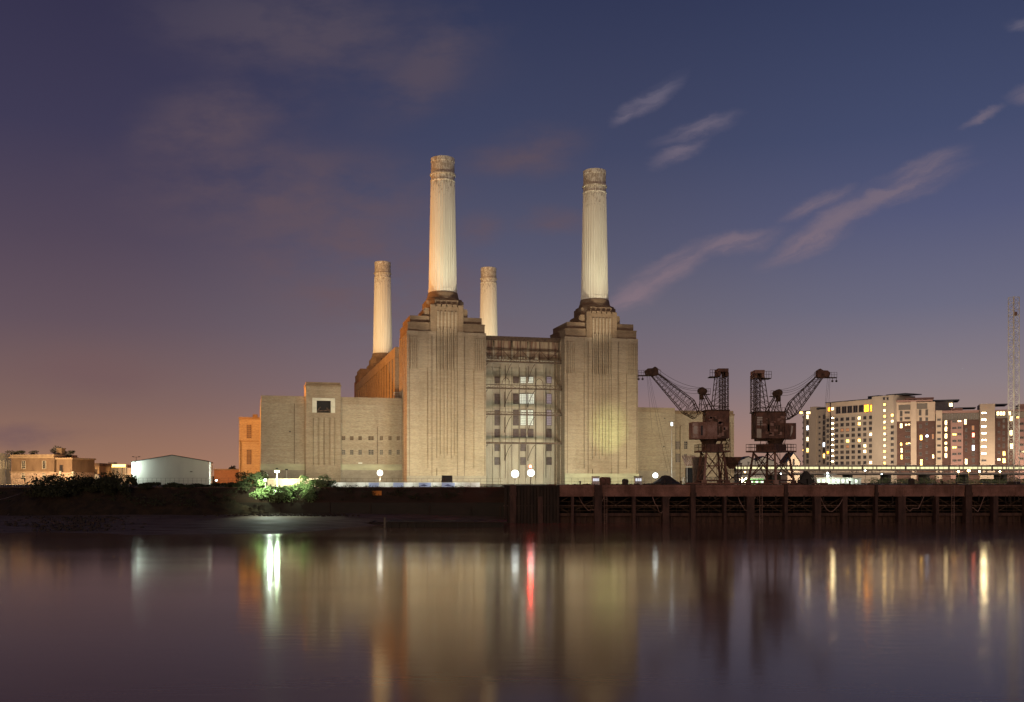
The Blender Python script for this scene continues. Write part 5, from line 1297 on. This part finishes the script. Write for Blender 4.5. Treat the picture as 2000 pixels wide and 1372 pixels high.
# block B: pale slab with window grid
B = fr2(1613.5, 560, 1748, 520)
t = thing('flats', 'pale slab of flats with a grid of square windows and white top floor', 'flats', B, 0, 'blocks of flats behind the viaduct')
uA, uT, uE = 0, B.U(1706), B.U(1748); zr_ = B.Z(788, 0)
mb = MB(); mb.box(0, uT, 0, 16, 0, B.Z(811, B.U(1640))); mb.build('wall', M['concrete'], t)
mb = MB(); mb.box(0, uT, -.25, 16, B.Z(811, B.U(1640))+.003, zr_); mb.build('top_storey', M['cream'], t)
mb = MB(); mb.box(-.3, uT, -.5, 16, zr_+.003, zr_+.4); mb.box(B.U(1690), B.U(1712), 2, 12, zr_+.403, zr_+2); mb.box(B.U(1735, 3), B.U(1748, 3)+8, 1, 14, B.Z(773.5, uT+8)+.3, B.Z(773.5, uT+8)+.7); mb.build('roof', M['roof'], t)
mb = MB(); mb.box(uT+.003, uE, -1.2, 16, 0, B.Z(774, uT+6)); mb.build('stair_tower', M['concrete'], t)
mb = MB(); x = B.U(1622.5); mb.box(x-.35, x+.35, -.3, -.003, 0, zr_); mb.build('glazed_strip', DK[0], t)
colsB = [1634.3, 1645, 1655.8, 1666.8, 1678.5, 1689.3, 1700.6]
rowsB = [B.Z(820+10.65*j, B.U(1634.3)) for j in range(9)]
litB = {(4, 0): 0, (4, 1): 1, (1, 2): 3, (2, 2): 3, (6, 3): 0, (2, 4): 1, (4, 4): 1, (5, 5): 0, (5, 6): 0, (6, 8): 0, (2, 5): 3}
for j, z in enumerate(rowsB):
    for i, px in enumerate(colsB): awin(t, B, px, 0, 5.4, 5.2, WIN[litB[(i, j)]] if (i, j) in litB else dk(), 0, z)
    awin(t, B, 1617.2, 0, 4.4, 5, WIN[2] if j == 6 else dk(), 0, z)
    f = awin(t, B, 1626.5, 0, 4.4, 1.6, M['strip'], -.0, z+1.1, 'light_slot')
for i, px in enumerate((1637.5, 1649, 1660, 1671, 1682)): awin(t, B, px, 801.5-i*.75, 8.2, 12.5, DK[0], -.29)
awin(t, B, 1692.8, 798, 9, 14, WIN[2], -.29); awin(t, B, 1703, 797.5, 5, 13, WIN[2], -.29); awin(t, B, 1619.5, 800, 4.4, 8, WIN[2], -.29); awin(t, B, 1626.5, 799, 4.6, 5, WIN[0], -.29); 
for j in range(11):
    awin(t, B, 1728, 790.5+j*11.45, 3.6, 5, WIN[(1, 0, 1, 0, 1, 0, 3 if 0 else 0, 0, 1, 0, 1)[j]], -1.24)
    MB().box(B.U(1732), B.U(1736), -1.3, -1.203, B.Z(794+j*11.45, B.U(1734)), B.Z(793.2+j*11.45, B.U(1734))).build('slot', M['grey'], t)
for px in (1727, 1734): awin(t, B, px, 779, 3.2, 3.6, DK[0], -1.24)
for j in range(9): awin(t, B, 1743, 811.5+j*11.4, 4.4, 5, WIN[(1, 0)[j]] if j < 2 else dk(), -1.24)
# blocks C, D, E/F on one line
Cc = fr2(1749, 521, 2000, 500)
def block(label, p0, p1, ytop, wallm, v=0, depth=16, ybrick=None, upm=None):
    t = thing('flats', label, 'flats', Cc, 0, 'blocks of flats behind the viaduct')
    u0, u1 = Cc.U(p0, v), Cc.U(p1, v); um = (u0+u1)/2
    if ybrick:
        MB().box(u0, u1-.01, v, v+depth, 0, Cc.Z(ybrick, um, v)).build('wall', wallm, t)
        MB().box(u0, u1-.01, v-.15, v+depth, Cc.Z(ybrick, um, v)+.003, Cc.Z(ytop, um, v)).build('upper_wall', upm, t)
    else: MB().box(u0, u1-.01, v, v+depth, 0, Cc.Z(ytop, um, v)).build('wall', wallm, t)
    return t
def slab(t, p0, p1, ya, yb, v0, v1, mat, name='roof'): 
    u0, u1 = Cc.U(p0, v0), Cc.U(p1, v0); um = (u0+u1)/2; return MB().box(u0, u1, v0, v1, Cc.Z(yb, um, v0), Cc.Z(ya, um, v0)).build(name, mat, t)
t = block('dark brick flats with white upper floors and a wide flat roof', 1749, 1826.5, 786, M['aptbrick'], 0, 16, 823, M['cream'])
slab(t, 1751, 1822, 781.5, 784.5, -1, 14, M['pink']); slab(t, 1768, 1824, 777, 780, 3, 14, M['pink']); slab(t, 1814, 1874, 781, 783.2, 3, 18, M['roof']); slab(t, 1815, 1862, 783.7, 822, 5, 16, M['grey'], 'penthouse')
slab(t, 1779, 1790, 784.6, 936, -.9, -.01, M['cream'], 'pilaster'); slab(t, 1755, 1778, 791, 801, -.25, -.16, M['glassdark'], 'glazing'); slab(t, 1791, 1811, 788, 799, -.25, -.16, M['glassdark'], 'glazing')
for px, py, wp, hp, l in ((1760, 832, 4, 8, 0), (1770, 830, 4, 3, 0), (1776, 829.5, 3, 3, 0), (1760, 868, 3, 6, 1), (1771, 867, 3, 2.4, 1), (1776, 866.5, 4, 2.6, 0), (1761, 880, 3.5, 8, 0), (1761, 893, 3.5, 8, 1), (1799, 855, 4, 9, 1), (1810.5, 852, 4, 3.6, 4), (1822, 853, 3.5, 9, 3), (1822.5, 892, 3, 7, 0), (1799.5, 905, 4.4, 14, 1)): awin(t, Cc, px, py, wp, hp, WIN[l], 0)
for px, py, wp, hp in ((1760, 808, 4, 9), (1760, 819, 4, 6), (1772, 806, 9, 3), (1772, 817, 9, 3), (1797, 806, 4, 10), (1810, 806, 4, 10), (1798, 819, 4, 6), (1810, 819, 4, 6)): awin(t, Cc, px, py, wp, hp, dk(), -.16)
for j in range(4): awin(t, Cc, 1798, 833+j*0+(j*18 if j != 1 else 40), 4, 6, dk(), 0)
for j in range(6): awin(t, Cc, 1773, 841+j*12.5+(3 if j > 1 else 0), 8, 2.4, dk(), 0); awin(t, Cc, 1810, 828+j*12+(8 if j > 1 else 0), 3.4, 3.4, dk(), 0)
awin(t, Cc, 1889-6, 0, 1, 1, dk(), 0).location = (Cc.U(1822), -.04, Cc.Z(835, 20)); awin(t, Cc, 1857, 791, 6, 7, WIN[0], 4.9)
t = block('dark brick flats with a pink panel and glazed top floor', 1827, 1912.5, 821, M['aptbrick'], -.5)
slab(t, 1829, 1912, 807, 820.8, .2, 14, M['glassdark'], 'glazing'); slab(t, 1827, 1912.5, 802, 806.8, -1.2, 15, M['pink'], 'roof'); slab(t, 1857, 1880, 798, 801.8, 0, 12, M['pink'], 'roof_box'); slab(t, 1865, 1906, 796, 797.6, 3, 14, M['roof'])
slab(t, 1828, 1840, 801.9, 936, -1.3, -.51, M['cream'], 'pilaster'); slab(t, 1857, 1881, 821, 936, -1.1, -.51, M['pink'], 'pink_panel')
for j in range(13): px = 1843+j*5.4; MB().box(Cc.U(px, .1), Cc.U(px+.8, .1), .05, .19, Cc.Z(820.5, Cc.U(px), .1), Cc.Z(808, Cc.U(px), .1)).build('mullion', M['grey'], t)
for py in (826, 838.5, 852, 866, 877.5, 890): awin(t, Cc, 1847.5, py, 4.6, 9 if py != 866 else 5, WIN[0], -.5)
for j in range(7): awin(t, Cc, 1834, 820+j*12.6, 6, 2.6, dk(), -1.3)
for j in range(7):
    awin(t, Cc, 1864, 823.5+j*12.7, 7, 2.8, WIN[1] if j in (2, 4) else dk(), -1.1); awin(t, Cc, 1874, 823+j*12.7, 6.4, 2.8, WIN[0] if j == 0 else dk(), -1.1)
for px, py, hp, l in ((1885.5, 824.5, 10, 0), (1901, 850, 8, 5), (1901, 875, 10, 4), (1887, 902, 11, 0), (1900.5, 836, 9, 3)): awin(t, Cc, px, py, 4.4, hp, WIN[l], -.5)
for j in range(4): awin(t, Cc, 1901, 862+j*12.5 + (12 if j > 0 else 0), 4.2, 7, dk(), -.5); awin(t, Cc, 1887, 840+j*13, 3, 6, dk(), -.5)
t = block('dark red brick flats at the right edge with a lit glass top floor', 1943.5, 2120, 816, M['aptbrick'], -.5)
slab(t, 1914, 1943.4, 789, 936, -2.2, 14, M['cream'], 'stair_tower'); slab(t, 1940, 1968, 789, 791, 0, 14, M['roof'])
slab(t, 1945, 2120, 799, 802.5, -1.5, 14, M['pink']); slab(t, 1945, 2120, 802.9, 815.8, .3, 14, M['glassdark'], 'glazing'); slab(t, 1982, 2120, 816, 936, -1.3, -.51, M['pink'], 'pink_panel'); slab(t, 1990, 2120, 788, 798.8, 0, 14, M['pink'], 'roof_box')
for j in range(8): awin(t, Cc, 1921.5, 807+j*13.2, 8.4, 2.2, M['strip'] if j < 7 else dk(), -2.2, name='light_slot')
for px in (1949, 1955, 1960.5, 1972): awin(t, Cc, px, 807, 4.6, 9, WIN[0], .28)
for px, py, wp, hp, l in ((1975, 818, 5, 9, 0), (1974.5, 846, 5, 10, 0), (1975.5, 872, 5, 10, 0), (1961, 886, 4.4, 8, 1), (1951, 898, 5, 4, 0), (1961, 900, 5, 9, 1), (1988, 815.5, 5, 3, 1), (1998, 883, 4, 4, 0)): awin(t, Cc, px, py, wp, hp, WIN[l], -.5 if px < 1982 else -1.3)
for j in range(6):
    awin(t, Cc, 1951, 831+j*13.2 if j < 5 else 826, 3, 3, dk(), -.5); awin(t, Cc, 1960.5, 822+j*12 if j < 5 else 872, 3.4, 6, dk(), -.5)
    awin(t, Cc, 1995, 828+j*13.6, 8, 3, dk(), -1.3)

# ------------------------------------------------------------ LIGHTING OF THE PLACE
WARM = (1.0, .79, .54); GRN = (.78, 1.0, .60)
# low unseen floodlights on the ground before the walls, bare spots without fixtures
def ground_flood(u, v, tgt, e, col, size=75, blend=.9, label=''):
    p = F.W(u, v, .7); q = F.W(*tgt)
    lamp('SPOT', p, q, e*1.08, col, size, blend, 1.0)
def fl_label(i): return ('first', 'second', 'third', 'fourth', 'fifth', 'sixth')[i]
SPOTS = [(-48, -52, (-40, 4, 14), 46000, WARM), (-22, -54, (-16, 0, 18), 46000, WARM), (2, -48, (4, -7, 14), 50000, WARM), (26, -56, (26, 0, 22), 34000, WARM), (50, -48, (50, -7, 14), 50000, WARM), (76, -54, (84, 4, 14), 46000, WARM), (104, -50, (108, 6, 12), 40000, WARM)]
for (u, v, tg, e, col) in SPOTS: ground_flood(u, v, tg, e, col, 88, 1.0)
for (u, tg) in ((-8, (0, -7, 8)), (10, (4, -7, 10)), (44, (50, -7, 12)), (-36, (-34, 4, 6)), (70, (74, 4, 6))): ground_flood(u, -34, tg, 9500, GRN, 100, 1.0)
lamp('SPOT', F.W(52, -34, 1), F.W(52.5, -7, 17), 42000, (.72, 1, .38), 30, 1, .5)
lamp('SPOT', F.W(26, -36, 1), F.W(26, 5, 8), 22000, (.8, 1, .8), 80, 1, .5)
# unseen floodlights aimed up at the chimneys
for uc, vc, k in ((uLc, 0, 1.0), (uRc, 0, 1.0), (uLc, BACK, .5), (uRc, BACK, .8)):
    s_ = -1
    p = F.W(uc-4, vc-42, 6 if vc == 0 else 48); q = F.W(uc, vc, 80)
    lamp('SPOT', p, q, (165000 if vc == 0 else 76000)*k, (1, .87, .62), 26 if vc == 0 else 46, .5, .6)
    p = F.W(uc+1, vc-26, 50.0); lamp('SPOT', p, F.W(uc, vc, 78), 9000*k, (.95, 1, .7), 40, .9, .5)
# sodium light from the west
SOD = (1, .36, .05)
lamp('SPOT', F.W(-84, 6, 36), F.W(-12, 50, 35), 300000, SOD, 140, .8, 1.5)
lamp('SPOT', F.W(-90, -20, 40), F.W(0, 0, 82), 65000, (1, .6, .22), 34, .8, 1.5); lamp('SPOT', F.W(-100, 100, 36), F.W(0, BACK, 82), 230000, (1, .6, .22), 34, .8, 1.5)
lamp('SPOT', F.W(-86, 30, 14), F.W(-66, 70, 12), 25000, SOD, 110, .9, 1)
# sodium street light on the houses at the left
for (px, Y, z, e) in ((60, 298, 12, 14000), (6, 285, 13, 60000), (110, 300, 11, 6000), (175, 312, 11, 4000), (228, 333, 11, 2500), (430, 345, 13, 6000)):
    x, y = at(px, Y)[:2]; lamp('SPOT', (x, y, z), (x+1, y+30, 11), e, (1, .66, .34), 150, .9, .5)
# unseen floods added behind the viaduct to light the flats
for i in range(11):
    px = 1560 + i*46; x, y = at(px, 484)[:2]
    tk = 'SPOT'; lamp(tk, (x, y, 15), (x+6, y+30, 27), (34000, 32000, 21000, 18000, 11000, 9500, 9000, 8000, 8000, 7500, 7500)[i], (1, .77, .54), 150, 1, 1)
x, y = at(1935, 250)[:2]; lamp('SPOT', (x, y, 10.5), (at(1980, 274)[0], 274, 34), 75000, (1, .88, .66), 70, .8, .4)  # added unseen spot brightens the lattice mast
